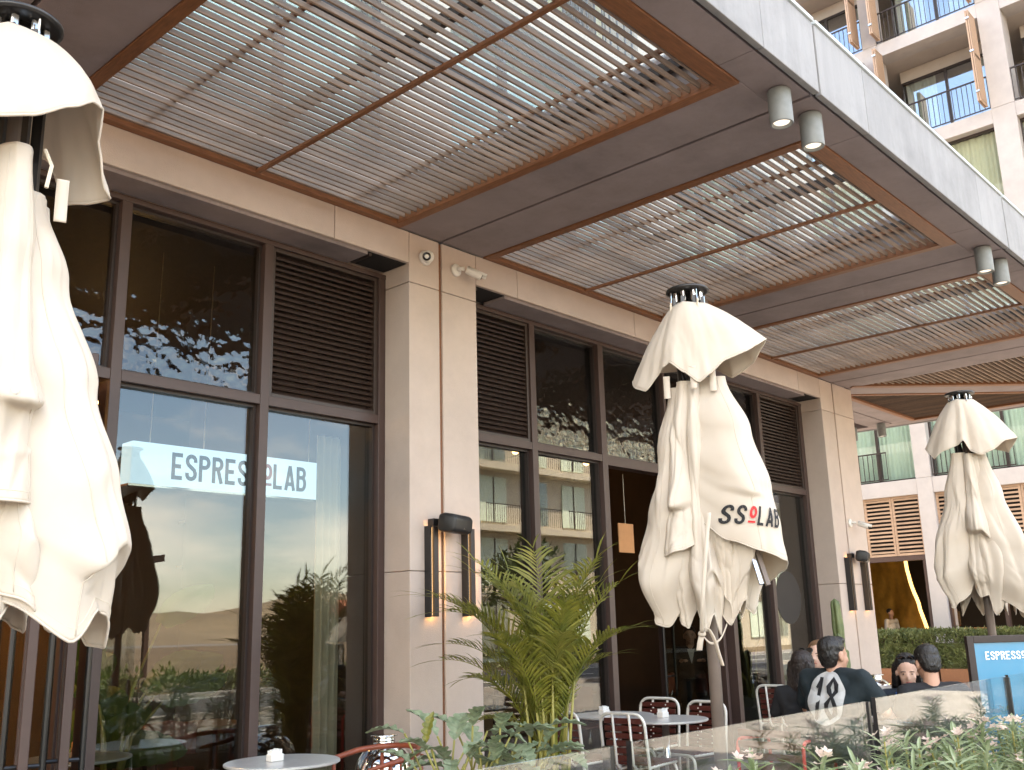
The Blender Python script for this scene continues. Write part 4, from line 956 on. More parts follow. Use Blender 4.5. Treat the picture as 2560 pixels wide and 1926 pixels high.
# ---- far umbrella at the right edge
u3 = Umb('closed cream umbrella at the right edge, farthest along the terrace', 9.066, 2.831, 3.41)
z3 = lambda v: Z(v*K, u3)
u3.frame(0, 1.8)
u3.cap([(-170, .25, z3(950)), (-120, .30, z3(955)), (-85, .33, z3(962)), (-60, .30, z3(985)), (-45, .27, z3(970)), (-20, .20, z3(960)), (-5, .22, z3(950)), (8, .20, z3(975)), (25, .26, z3(985)), (45, .30, z3(975)), (62, .35, z3(958)), (85, .40, z3(955)), (105, .34, z3(985)), (140, .25, z3(970))], z3(866), rt=.10)
u3.lobe(-60, [(0, .15, .06), (.3, .245, .11), (.6, .36, .15), (.8, .38, .16), (1, .28, .10)], z3(980), [(-1, z3(1230)), (-.4, z3(1300)), (0, z3(1312)), (.4, z3(1296)), (1, z3(1240))], .07, 1.4, 1.1)
u3.lobe(0, [(0, .14, .05), (.3, .19, .09), (.45, .26, .12), (.55, .24, .13), (.8, .27, .13), (1, .2, .08)], z3(985), [(-1, z3(1240)), (-.4, z3(1290)), (.1, z3(1285)), (.6, z3(1330)), (1, z3(1260))], .07, 1.3, 1.2, tuck=(.52, 0, .6, .09))
D3, f3 = u3.lobe(55, [(0, .17, .06), (.3, .27, .12), (.6, .38, .16), (.85, .46, .17), (1, .40, .13)], z3(985), [(-1, z3(1280)), (-.3, z3(1330)), (.1, z3(1300)), (.5, z3(1345)), (1, z3(1280))], .09, 1.4, .8)
for ph in (28, 100, 150, 200, 250): u3.lobe(ph, [(0, .14, .06), (.3, .21, .09), (.7, .31, .13), (1, .22, .08)], z3(990), [(-1, z3(1240)), (-.3, z3(1330)), (.3, z3(1300)), (1, z3(1250))], .12, 1.5, 1.1, ns=28, ntt=40)
bm_ = bmesh.new(); bm_.from_mesh(D3.data); bvh = BVHTree.FromBMesh(bm_); bm_.free()
lay_on(u3, bvh, 55, u3.o+Vector((0, 0, z3(1205)))+u3.d(R(55)+math.pi/2)*-.03, .095, R(-15), lambda c: 'print_red' if c in 'o_' else 'print_black', 'ESPR', D3, .70)

# ================================================================== WALL FITTINGS
def wall_lamp(x, y, label):
    t = thing('wall_lamp', label, 'wall lamp', (x, y, 1.6), 'slim black wall lamps on the columns')
    MB().box(x-.004, x+.046, y-.082, y-.036, 1.595, 2.302).build('housing', 'bronze_dark', t, bevel=.002)
    MB().box(x-.034, x-.022, y-.075, y-.001, 1.593, 2.305).build('side_fin', 'black_metal', t)
    MB().box(x-.021, x+.03, y-.012, y-.002, 1.60, 2.298).build('back_plate', 'bronze_dark', t)
    MB().box(x-.021, x-.006, y-.06, y-.045, 1.605, 2.295).build('diffuser', 'lamp_face', t)
    MB().box(x-.0, x+.04, y-.034, y-.026, 1.61, 2.29).build('light_strip', 'lamp_glow', t)
wall_lamp(5.475, YF, 'slim black wall lamp glowing on the near column, left of the speaker')
wall_lamp(5.89, YF, 'slim black wall lamp on the near column behind the palm fronds')
wall_lamp(13.25, YF, 'slim black wall lamp on the far column, left of the pair')
wall_lamp(13.76, YF, 'slim black wall lamp on the far column, right of the pair')
def speaker(x, y, z, label):
    t = thing('wall_speaker', label, 'speaker', (x, y, z))
    prof = [(-.02, -.085), (.03, -.10), (.11, -.098), (.145, -.07), (.145, .05), (.115, .085), (.03, .09), (-.02, .07)]
    o = put('cabinet', MB().prism([(-.155, -a, b*.82) for a, b in prof], (.31, 0, 0)).mesh('cabinet', 'black_plastic')); o.parent = t
    b_ = o.modifiers.new('bevel', 'BEVEL'); b_.width = .022; b_.segments = 3
    o.data.polygons.foreach_set('use_smooth', [True]*len(o.data.polygons)); o.rotation_euler = (R(8), 0, R(18)); o.location = (.04, -.10, 0)
    g_ = put('badge', MB().box(-.012, .012, -.147, -.145, -.045, -.04).mesh('badge', 'steel')); g_.parent = o
    k_ = put('bracket', MB().box(-.10, -.02, -.07, -.002, -.03, .03).mesh('bracket', 'black_metal')); k_.parent = t
    return t
speaker(5.58, YF, 2.335, 'black box speaker mounted between the lamps on the near column')
speaker(13.42, YF, 2.33, 'black box speaker mounted between the lamps on the far column')
# dome camera
t = thing('dome_camera', 'white dome security camera with round black lens on the near column', 'security camera', (5.46, YF, 4.6))
bm = MB().lathe([(.062, 0), (.066, .012), (.06, .03), (.052, .036)], 24); rot = Matrix.Rotation(R(90), 4, 'X')
o = put('base', bm.mesh('base', 'white_plastic', True)); o.parent = t; o.rotation_euler = (R(90), 0, 0)
o = put('eyeball', MB().ball((0, 0, 0), .056, 24, 16).mesh('eyeball', 'white_plastic', True)); o.parent = t; o.location = (-.008, -.05, 0)
dv = (CAM-Vector((5.46, YF, 4.6))).normalized(); dv = (dv+Vector((-.25, 0, 0))).normalized()
e = put('lens', MB().lathe([(.036, .040), (.037, .050), (.034, .054), (.01, .052)], 24).mesh('lens', 'lens', True)); e.parent = t; e.location = (-.008, -.05, 0); e.rotation_euler = dv.to_track_quat('Z', 'Y').to_euler()
# bullet cameras
def bullet(label, loc, aim, nm='bullet_camera'):
    t = thing(nm, label, 'security camera', loc)
    o = put('base', MB().lathe([(.058, 0), (.058, .018), (.045, .028), (.02, .032)], 24).mesh('base', 'white_plastic', True)); o.parent = t; o.rotation_euler = (R(90), 0, 0)
    a = Vector(aim).normalized(); j = Vector((.03, -.085, .0)); 
    o = put('arm', MB().tube([(0, -.02, 0), (.012, -.06, .006), tuple(j)], [.02, .016, .018], 10).mesh('arm', 'white_plastic', True)); o.parent = t
    c0 = j+a*.02
    u = a.cross(Vector((0, 0, 1))).normalized(); v = u.cross(a)
    o = put('body', MB().tube([c0, c0+a*.01, c0+a*.15], [.025, .036, .036], 18).mesh('body', 'white_plastic', True)); o.parent = t
    o.modifiers.new('es', 'EDGE_SPLIT')
    f_ = put('lens', MB().tube([c0+a*.150, c0+a*.153], [.030, .028], 18).mesh('lens', 'lens')); f_.parent = t
    m_ = MB(); n_ = 10
    for k in range(n_):
        p = [u*math.cos(R(8+164*q/n_))*.041+v*math.sin(R(8+164*q/n_))*.041 for q in (k, k+1)]
        m_.quad(c0+a*.0+p[0], c0+a*.185+p[0], c0+a*.185+p[1], c0+a*.0+p[1])
    h = put('sun_hood', m_.mesh('sun_hood', 'white_plastic', True)); h.parent = t; h.modifiers.new('s', 'SOLIDIFY').thickness = .003
bullet('white bullet security camera beside the joint above the near column', (5.83, YF, 4.585), (.62, -.55, -.40))
bullet('small white bullet camera on the far column above its speaker', (13.52, YF, 2.79), (.25, -.8, -.35))

# ================================================================== SIGNS
lb = thing('light_box_sign', 'glowing white light box sign with dark lettering hanging inside the left window', 'sign', (4.33, 6.95, 2.74))
MB().cbox(3.42, 5.23, 6.86, 7.03, 2.585, 2.905, .008).build('box', 'sign_glow', lb)
MB().box(3.40, 5.25, 6.85, 7.04, 2.572, 2.588).build('bottom_trim', 'steel', lb)
wd, W = word('ESPRESSoLAB', .585)
for ch, qs in wd:
    lay(qs, lambda a, b, k: Vector((3.735+a*.195, 6.857-.0001*k, 2.645+b*.205)), 'letter', 'print_red' if ch in 'o_' else 'print_black', lb)
for x in (3.60, 4.05, 4.60, 5.05): MB().tube([(x, 6.95, 2.9), (x+.02, 6.95, 4.45)], .004, 5).build('hanging_wire', 'rope', lb)
sg = thing('standing_sign', 'black framed blue standing sign with white lettering behind the glass fence', 'sign', (7.95, 2.62, 0))
A = at(2412, 1591, 7.25); A.z = 0; rt_ = (_r2.xy.to_3d()).normalized(); fw = Vector((0, 0, 1)).cross(rt_); sz = at(2412, 1591, 7.25).z
def SP(a, b, c): return A+rt_*a-fw*c*-1+Vector((0, 0, b))
def sbox(a0, a1, b0, b1, c0, c1):
    m_ = MB(); m_.prism([SP(a0, b0, c0), SP(a1, b0, c0), SP(a1, b0, c1), SP(a0, b0, c1)], (0, 0, b1-b0)); return m_
for q in ((0, .05, .02, sz), (.86, .91, .02, sz), (.05, .86, sz-.05, sz), (.05, .86, .02, .10)): sbox(q[0], q[1], q[2], q[3], -.025, .025).build('frame', 'bronze_dark', sg, bevel=.004)
sbox(.05, .86, .10, sz-.05, -.01, .012).build('poster', 'poster_blue', sg)
wd, W = word('ESPRESSoLAB', .585); sgn = 1 if (SP(0, 0, -1)-CAM).length < (SP(0, 0, 1)-CAM).length else -1
for ch, qs in wd: lay(qs, lambda a, b, k: SP(.125+a*.064, sz-.170+b*.058, -sgn*(.014+.0001*k)), 'letter', 'print_white', sg)
for a in (.06, .80): sbox(a, a+.06, 0, .02, -.16, .16).build('foot', 'bronze_dark', sg)
pb = thing('hanging_board', 'small tan cardboard notice hanging in the middle entrance', 'notice', (9.1, 6.3, 2.4))
MB().cbox(8.86, 9.14, 6.50, 6.515, 2.26, 2.58, .003).build('board', 'cardboard', pb)
MB().tube([(9.0, 6.507, 2.58), (9.0, 6.507, 3.13)], .003, 4).build('string', 'rope', pb)

# ================================================================== GLASS FENCE
FY = 2.27
gf = [(.75, 2.965, FY-.01, 'glass fence panel nearest the camera, low before the leafy planter'), (3.10, 5.15, FY, 'glass fence panel in front of the slatted chairs'), (5.37, 7.58, FY+.045, 'glass fence panel in front of the couple and hedge'), (7.62, 9.8, FY+.045, 'glass fence panel at the right edge before the blue sign')]
for x0, x1, y, lb in gf:
    t = thing('glass_fence_panel', lb, 'glass fence', ((x0+x1)/2, y, 0), 'glass fence panels along the terrace edge')
    MB().cbox(x0, x1, y, y+.012, .10, 1.08, .002).build('pane', 'fence_glass', t)
    MB().box(x0-.004, x0+.0, y-.004, y+.018, .08, 1.085).build('edge_strip', 'black_metal', t)
    MB().box(x0, x1, y-.02, y+.032, 0, .10).build('base_channel', 'bronze_dark', t, bevel=.004)
for x, lb in ((3.03, 'slim black fence post between the first two glass panels'), (5.262, 'slim black fence post before the man in the dark shirt'), (7.60, 'slim black fence post in front of the blue sign')):
    p_ = thing('fence_post', lb, 'post', (x, FY+.05, 0), 'slim black posts of the glass fence')
    MB().box(x-.012, x+.012, FY+.03, FY+.07, .015, 1.07).build('shaft', 'black_metal', p_, bevel=.002)
    MB().box(x-.05, x+.05, FY+.01, FY+.09, 0, .014).build('foot_plate', 'black_metal', p_)

# ================================================================== PLANTS
def blade(mb, p, d, up, L, wd, droop=.15, n=3, fold=.15):
    """narrow pointed leaf: strip of n quads + tip"""
    p = Vector(p); d = Vector(d).normalized(); s_ = d.cross(Vector(up)); s_ = s_.normalized() if s_.length > 1e-4 else Vector((1, 0, 0)); nrm = s_.cross(d)
    pr = None
    for i in range(n+1):
        t = i/n; w_ = wd*math.sin(math.pi*min(1, .12+t*.88))**.8 if i < n else 0.0008
        c = p+d*L*t-Vector((0, 0, 1))*droop*L*t*t
        a, b = c+s_*w_/2+nrm*w_*fold, c-s_*w_/2+nrm*w_*fold
        if pr: n0 = len(mb.v); mb.v += [tuple(pr[0]), tuple(pr[1]), tuple(pr[2]), tuple(c), tuple(a), tuple(b)]; mb.f += [(n0, n0+3, n0+4, n0+1), (n0, n0+2, n0+5, n0+3)]
        pr = (c, a, b)
# ---- areca palm by the near column
pm = thing('areca_palm', 'bushy areca palm with arching fronds beside the near column', 'palm', (5.60, 4.80, 0))
pb_ = Vector((5.60, 4.80, 0))
MB().lathe([(.20, 0), (.26, .03), (.30, .42), (.31, .45), (.28, .45), (.27, .40)], 24, tuple(pb_)).build('pot', 'planter', pm, smooth=True)
random.seed(21)
camr = Vector((_r2.x, _r2.y, 0)).normalized(); camf = Vector((_f.x, _f.y, 0)).normalized()
def frond(az, lean, L, base, rise, mm='palm_leaf', droop=.55, nl=30):
    """az: angle in plan from image right; arching rachis with two rows of narrow leaflets"""
    hd = camr*math.cos(R(az))+camf*math.sin(R(az)); mb = MB(); pts = []
    p = Vector(base); ang = R(90-lean); n_ = 26
    for i in range(n_+1):
        pts.append(p.copy()); t = i/n_; a = ang-droop*(t**2)*R(125)
        p += (hd*math.cos(a)+Vector((0, 0, math.sin(a))))*L/n_
    mb.tube(pts, [.009*(1-.85*i/n_) for i in range(n_+1)], 5)
    for k in range(nl):
        t = .34+.64*k/nl; x = t*n_; i = int(x); c = pts[i].lerp(pts[min(i+1, n_)], x-i); d = (pts[min(i+1, n_)]-pts[max(i-1, 0)]).normalized()
        s_ = d.cross(Vector((0, 0, 1))); s_ = s_.normalized() if s_.length > .05 else camr
        up = s_.cross(d); ll = .30*math.sin(math.pi*(.18+.78*(k/nl)))**.7*L/1.25*random.uniform(.85, 1.1)
        for sg_ in (-1, 1):
            dv_ = (d*.62+s_*sg_*.62+up*.32+Vector((random.gauss(0, .06), random.gauss(0, .06), random.gauss(0, .06)))).normalized()
            blade(mb, c, dv_, up, ll, .019, .28, 3, .2)
    for sg_ in (-.3, .3): blade(mb, pts[-1], (pts[-1]-pts[-3]).normalized()+camr*sg_, (0, 0, 1), .18*L, .016, .2)
    return mb.build('frond', mm, pm)
spec = [(175, 8, 1.75, 1, .62), (160, 12, 1.65, 1, .5), (200, 6, 1.7, 1, .75), (150, 4, 1.85, 1, .45), (185, 14, 1.3, 1, .7), (10, 4, 1.6, 1, .4), (25, 7, 1.5, 1, .4), (-10, 10, 1.35, 1, .55), (40, 3, 1.8, 1, .38), (95, 2, 1.95, 1, .45), (120, 7, 1.75, 1, .5), (60, 8, 1.6, 1, .5), (-40, 10, 1.4, 1, .6), (-90, 8, 1.35, 1, .6), (-130, 12, 1.4, 1, .6), (180, 24, .85, 1, .8), (140, 22, 1.2, 1, .7), (80, 12, 1.5, 1, .6), (-20, 3, 1.6, 1, .45), (165, 2, 1.75, 1, .5), (5, 9, 1.15, 1, .6), (190, 10, 1.4, 1, .7), (-5, 1, 1.7, 1, .3), (170, 0, 1.6, 1, .3), (-75, 4, 1.5, 1, .5)]
for i, (az, le, L_, _q, dr) in enumerate(spec):
    b = pb_+camr*random.uniform(-.09, .09)+camf*random.uniform(-.09, .09)+Vector((0, 0, .42))
    frond(az+random.uniform(-8, 8), le*.9, L_*.95, b, 0, 'palm_leaf_pale' if i % 4 == 1 else 'palm_leaf', dr)
for i in range(16):
    a = random.uniform(0, 6.28); r_ = random.uniform(.02, .13)
    MB().tube([pb_+Vector((math.cos(a)*r_, math.sin(a)*r_, .40)), pb_+Vector((math.cos(a)*r_*1.3, math.sin(a)*r_*1.3, .8)), pb_+Vector((math.cos(a)*(r_*1.3+.05), math.sin(a)*(r_*1.3+.05), random.uniform(1.1, 1.4)))], [.013, .011, .006], 6).build('cane', 'stem', pm, smooth=True)
# ---- philodendron in a planter
ph_ = thing('philodendron', 'grey green lobed leaf plant at the foot of the near column', 'plant', (3.95, 3.95, 0))
MB().cbox(3.75, 4.5, 3.75, 4.25, 0, .50, .01).build('planter_box', 'planter', ph_)
MB().box(3.78, 4.47, 3.78, 4.22, .48, .505).build('soil', 'soil', ph_)
def lobed_leaf():
    mb = MB(); n_ = 22; L_ = []; Rr = []
    for i in range(n_+1):
        t = i/n_; e = math.sin(math.pi*min(1, .10+t*.9))**.75*.30; lob = .62+.38*abs(math.sin(t*math.pi*4.6+.5))
        L_.append((t, e*lob, .07*math.sin(t*3)-.16*t*t))
    for side in (1, -1):
        for (t0, w0, z0), (t1, w1, z1) in zip(L_[:-1], L_[1:]):
            k0 = .10*math.sin(t0*26); k1 = .10*math.sin(t1*26)
            mb.quad((t0, 0, z0), (t1, 0, z1), (t1+.06, side*w1, z1+w1*(.30+k1)), (t0+.06, side*w0, z0+w0*(.30+k0)))
    return mb
lm = lobed_leaf().mesh('leaf', 'philo_leaf', True)
random.seed(5); stm = MB()
for i in range(52):
    c = Vector((random.uniform(3.82, 4.42), random.uniform(3.72, 4.25), .5)); out_ = Vector(((c.x-4.1)*.9+random.gauss(0, .4), (c.y-3.98)*1.4+random.gauss(0, .45)-.25, 0)); out_ = out_.normalized() if out_.length > .01 else Vector((1, 0, 0))
    hgt = random.uniform(.18, .42)*(1.2-abs(c.x-4.1)*.7); e = c+out_*random.uniform(.05, .2)+Vector((0, 0, hgt)); stm.tube([c, c.lerp(e, .5)+Vector((0, 0, .05)), e], .006, 5)
    d = (out_*random.uniform(.5, 1.)+Vector((0, 0, random.uniform(-.25, .65)))).normalized(); q = d.to_track_quat('X', 'Z')
    o = put('leaf', lm, ph_, e, q.to_euler()); s_ = random.uniform(.16, .27); o.scale = (s_, s_*random.uniform(.8, 1.1), s_)
stm.build('stalks', 'stem', ph_, smooth=True, kind='stuff')
o = put('leaf', lm, ph_, at(1065, 1858, 5.0), (R(20), R(-75), 0)); o.scale = (.15, .11, .15); o.data = lm.copy(); o.data.materials[0] = M['palm_leaf_pale']; o['label'] = 'yellowing rolled leaf standing upright'
# ---- oleanders outside the fence
pl_ = thing('planter_trough', 'long low planter trough outside the glass fence', 'planter', (5, 1.95, 0))
MB().cbox(1.2, 11, 1.72, 2.18, GZ, .22, .01).build('trough', 'planter', pl_)
MB().box(1.23, 10.97, 1.75, 2.15, .21, .235).build('soil', 'soil', pl_)
random.seed(11)
def oleander(x, y, hgt, lb, nst=9, spread=.30, flowers=5, seed=0):
    rs = random.Random(seed); t = thing('oleander', lb, 'oleander', (x, y, .2), 'oleander bushes outside the fence'); mb = MB(); st_ = MB(); tips = []
    for i in range(nst):
        a = rs.uniform(0, 6.28); r_ = spread*math.sqrt(rs.random()); tip = Vector((x+math.cos(a)*r_*1.1, y+math.sin(a)*r_*.75, .2+hgt*rs.uniform(.72, 1.0)*(1-.25*(r_/spread)**2)))
        b = Vector((x+math.cos(a)*.05, y+math.sin(a)*.05, .2)); md = b.lerp(tip, .55)+Vector((0, 0, .06)); st_.tube([b, md, tip], [.009, .007, .004], 5); tips.append((tip, (tip-md).normalized()))
        for k in range(17):
            tt = .30+.70*k/16; c = b.lerp(md, tt/.55) if tt < .55 else md.lerp(tip, (tt-.55)/.45); ax = (tip-md).normalized()
            for j in range(3):
                an = k*1.1+j*2.094+rs.uniform(-.3, .3); s_ = ax.cross(Vector((math.cos(an), math.sin(an), .1))).normalized(); el = rs.uniform(.2, .9)*(.5+tt*.7)
                blade(mb, c, s_+ax*el, ax, rs.uniform(.09, .165), .019, .22, 3, .22)
    st_.build('stems', 'stem', t); mb.build('foliage', 'oleander_leaf', t, kind='stuff')
    for i in range(min(flowers, len(tips))):
        tip, ax = tips[i]; f_ = MB()
        for q in range(5):
            c = tip+Vector((rs.gauss(0, .028), rs.gauss(0, .028), rs.uniform(.005, .05)))
            nrm = (ax+Vector((rs.gauss(0, .5), rs.gauss(0, .5), 0))).normalized(); u_ = nrm.orthogonal().normalized(); v_ = nrm.cross(u_)
            for p_ in range(5):
                an = p_*1.2566; e_ = u_*math.cos(an)+v_*math.sin(an); g_ = nrm.cross(e_)
                f_.quad(c, c+e_*.014+g_*.009+nrm*.004, c+e_*.027+nrm*.009, c+e_*.014-g_*.009+nrm*.004)
        f_.build('flower_cluster', 'flower_pink', t, kind='stuff')
ols = [(1.75, .72), (2.15, .80), (2.55, .90), (2.95, .84), (3.25, .80), (3.52, 1.0), (3.85, .84), (4.25, .80), (4.65, .82), (5.05, .78), (5.42, .80), (5.74, .90), (6.15, .78), (6.6, .76), (7.0, .78), (7.45, .80), (7.9, .78), (8.4, .78)]
nm_ = ['first', 'second', 'third', 'fourth', 'fifth', 'sixth', 'seventh', 'eighth', 'ninth', 'tenth', 'eleventh', 'twelfth', 'thirteenth', 'fourteenth', 'fifteenth', 'sixteenth', 'seventeenth', 'eighteenth']
for i, (x, h_o) in enumerate(ols):
    oleander(x, 1.95+random.uniform(-.06, .06), h_o*.95, f'flowering oleander outside the fence, {nm_[i]} from the left along the trough', 7, .30, 4, i+3)
# ---- cactus by the far column
cx = thing('cactus', 'tall ribbed green cactus in front of the far column', 'cactus', (12.15, 5.6, 0))
MB().lathe([(.16, 0), (.2, .02), (.22, .4), (.19, .4), (.18, .36)], 20, (12.15, 5.6, 0)).build('pot', 'planter', cx, smooth=True)
def ribbed(x, y, z0, z1, r_, lean):
    def fn(u, v):
        a = u*2*math.pi; rr_ = r_*(.72+.28*abs(math.cos(a*2.5)))*(1 if v < .93 else max(.05, math.sqrt(max(0, 1-((v-.93)/.07)**2))))*(1+.10*math.sin(v*19))
        return (x+math.cos(a)*rr_+lean*v*v, y+math.sin(a)*rr_, z0+(z1-z0)*v)
    return MB().grid(fn, 40, 36, True)
ribbed(12.15, 5.6, .36, 1.74, .068, -.05).build('stem', 'cactus_skin', cx, smooth=True); ribbed(12.05, 5.55, .36, 1.32, .05, -.06).build('arm', 'cactus_skin', cx, smooth=True); ribbed(12.27, 5.62, .36, 1.12, .05, .05).build('arm', 'cactus_skin', cx, smooth=True)

# ================================================================== FURNITURE
def bent(pts, r_, n=8, q=6, rad=.07):
    """tube through corner points with rounded corners"""
    pts = [Vector(p) for p in pts]; o = [pts[0]]
    for a, b, c in zip(pts[:-2], pts[1:-1], pts[2:]):
        k = min(rad, (b-a).length*.45, (c-b).length*.45); p = b+(a-b).normalized()*k; s_ = b+(c-b).normalized()*k
        for i in range(q+1): t = i/q; o.append(p*(1-t)**2+b*2*t*(1-t)+s_*t*t)
    o.append(pts[-1]); return MB().tube(o, r_, n)
ch0 = thing('slatted_chair', 'x', 'chair', (0, 0, 0), 'white tube chairs with dark red slats')
bent([(-.20, -.20, .0), (-.20, -.22, .44), (-.20, -.27, .83), (.20, -.27, .83), (.20, -.22, .44), (.20, -.20, .0)], .0125, 8, 6, .10).build('back_frame', 'chair_tube', ch0, smooth=True)
bent([(-.19, .21, 0), (-.19, .20, .445), (.19, .20, .445), (.19, .21, 0)], .0125, 8, 6, .08).build('front_frame', 'chair_tube', ch0, smooth=True)
for s_ in (-1, 1):
    MB().tube([(.19*s_, -.22, .44), (.19*s_, .20, .445)], .0115, 8).build('side_rail', 'chair_tube', ch0, smooth=True)
    MB().tube([(.075*s_, -.282, .825), (.075*s_, -.245, .46), (.075*s_, -.20, .42), (.075*s_, .19, .43)], .0105, 6).build('back_bar', 'chair_tube', ch0, smooth=True)
for k in range(6):
    z = .50+k*.055; y = -.262+(.83-z)*.045*1.2-.0
    y = -.27+(.83-z)*(.05/.39)+.012
    sl = MB().cbox(-.172, .172, y-.007, y+.007, z-.021, z+.021, .004).build('back_slat', 'chair_slat', ch0)
    rv = MB()
    for s_ in (-.075, .075): rv.ball((s_, y+.008, z), (.007, .004, .007), 8, 5)
    rv.build('rivets', 'chair_tube', sl)
for k in range(7):
    y = -.17+k*.058; MB().cbox(-.20, .20, y-.023, y+.023, .450, .464, .004).build('seat_slat', 'chair_slat', ch0)
CH = [((6.46, 4.80), -90+4, 'white tube chair with red slats, its back to us, beside the palm-side table'), ((6.40, 5.36), -90-6, 'white tube chair with red slats right beside the areca palm'), ((7.90, 5.44), 90+5, 'white tube chair facing us, farther left of the two beyond the tables'), ((7.72, 4.83), 90-4, 'white tube chair facing us, beside the umbrella pole'), ((9.85, 5.33), -90, 'white tube chair standing alone near the far window, left of the people')]
for i, ((x, y), a, lb_) in enumerate(CH):
    o = ch0 if i == 0 else dup(ch0, (0, 0, 0), 0, lb_)
    o.location = (x+.26*math.cos(R(a+90)), y+.26*math.sin(R(a+90)), 0); o.rotation_euler = (0, 0, R(a)); o['label'] = lb_
tb0 = thing('round_table', 'x', 'table', (0, 0, 0), 'round steel cafe tables')
MB().lathe([(.02, .722), (.34, .722), (.35, .728), (.35, .738), (.342, .742), (.02, .742)], 48).build('top', 'table_steel', tb0, smooth=False)
MB().tube([(0, 0, .03), (0, 0, .722)], .03, 16).build('column', 'steel', tb0, smooth=True)
MB().lathe([(.22, 0), (.22, .012), (.06, .03), (.03, .05)], 32).build('base', 'steel', tb0, smooth=True)
TB = [((7.10, 4.84), 'round steel cafe table between the near slatted chairs'), ((7.22, 5.46), 'round steel cafe table nearer the window, behind the near slatted chairs'), ((3.78, 5.40), 'round steel cafe table in front of the left window'), ((7.85, 3.15), 'round steel cafe table where the man in the dark shirt sits'), ((11.3, 4.6), 'round steel cafe table far back near the far column'), ((14.6, 4.3), 'round steel cafe table beside the hedge behind the couple'), ((3.14, 6.80), 'round steel cafe table just inside the left window by the door')]
for i, ((x, y), lb_) in enumerate(TB):
    o = tb0 if i == 0 else dup(tb0, (0, 0, 0), 0, lb_); o.location = (x, y, 0); o['label'] = lb_
def sachets(x, y, lb_):
    t = thing('sachet_holder', lb_, 'sugar holder', (x, y, .743), 'sachet holders on the tables')
    MB().cbox(x-.045, x+.045, y-.03, y+.03, .743, .785, .004).build('tray', 'ceramic', t)
    for k in range(6): MB().box(x-.04+k*.014, x-.032+k*.014, y-.022+random.uniform(-.005, .005), y+.022, .75, .805+random.uniform(0, .012)).build('sachet', 'print_white', t)
sachets(7.16, 4.90, 'white sachet holder on the table between the slatted chairs'); sachets(7.15, 5.50, 'white sachet holder on the table nearer the window'); sachets(3.74, 5.42, 'white sachet holder on the left table')
sachets(14.5, 4.25, 'white sachet holder on the table beside the hedge')
# wishbone chair (red wood) at the left table
wc = thing('wishbone_chair', 'red wooden chair with curved armrail beside the left table', 'chair', (4.42, 5.28, 0))
hx, hy = 4.42, 5.28
arcp = [(hx+.29*math.cos(R(a))*1.0, hy+.27*math.sin(R(a)), .70+.055*math.cos(R(a-40))) for a in range(-128, 150, 12)]
arcp = [(hx-.30, hy-.29, .675)]+[(hx-.02, hy-.285, .705)]+[(hx+.28*math.sin(R(a)), hy-.285*math.cos(R(a)), .715+.03*math.sin(R(a))) for a in range(15, 180, 15)]+[(hx-.02, hy+.285, .705), (hx-.22, hy+.28, .68)]
MB().tube(arcp, [.012]+[.019]*(len(arcp)-2)+[.012], 10).build('armrail', 'red_wood', wc, smooth=True)
for a, b in (((hx-.16, hy-.24, 0), (hx-.12, hy-.285, .70)), ((hx-.16, hy+.24, 0), (hx-.12, hy+.285, .70)), ((hx+.20, hy-.17, 0), (hx+.22, hy-.20, .71)), ((hx+.20, hy+.17, 0), (hx+.22, hy+.20, .71))):
    MB().tube([a, Vector(a).lerp(Vector(b), .6), b], [.014, .018, .012], 8).build('leg', 'red_wood', wc, smooth=True)
for s_ in (-.05, .05): MB().tube([(hx+.20, hy, .46), (hx+.24, hy+s_*.5, .56), (hx+.275, hy+s_*1.6, .72)], .010, 6).build('back_splat', 'red_wood', wc, smooth=True)
MB().cbox(hx-.22, hx+.22, hy-.22, hy+.22, .42, .45, .012).build('seat', 'rope', wc)
for yy in (-.22, .22): MB().tube([(hx-.15, hy+yy, .40), (hx+.20, hy+yy*.8, .40)], .012, 6).build('rail', 'red_wood', wc)
def dome_bin(x, y, lb_):
    t = thing('ashtray_bin', lb_, 'bin', (x, y, 0), 'polished dome topped bins by the columns')
    prof = [(.20, 0), (.205, .02), (.205, .52)]+[(.205*math.cos(R(a))**.9 if a < 80 else .07, .53+.22*math.sin(R(a))) for a in range(0, 75, 6)]+[(.075, .755), (.075, .775)]
    MB().lathe(prof, 40, (x, y, 0)).build('body', 'mirror_steel', t, smooth=True)
    MB().lathe([(.206, .50), (.209, .505), (.209, .52), (.206, .525)], 40, (x, y, 0)).build('band', 'steel', t, smooth=True)
    MB().lathe([(.04, .772), (.098, .784), (.10, .79), (.096, .795), (.04, .80)], 32, (x, y, 0)).build('rim', 'mirror_steel', t, smooth=True)
dome_bin(4.78, 5.62, 'polished steel dome bin at the foot of the near column')
dome_bin(12.75, 5.45, 'polished steel dome bin near the far column')
jar = thing('glass_jar', 'small steel and glass jar on a table behind the left window', 'jar', (3.14, 6.75, .743))
MB().lathe([(.05, 0), (.055, .01), (.055, .10), (.03, .13), (.012, .15), (.012, .17)], 18, (3.14, 6.75, .743)).build('body', 'mirror_steel', jar, smooth=True)
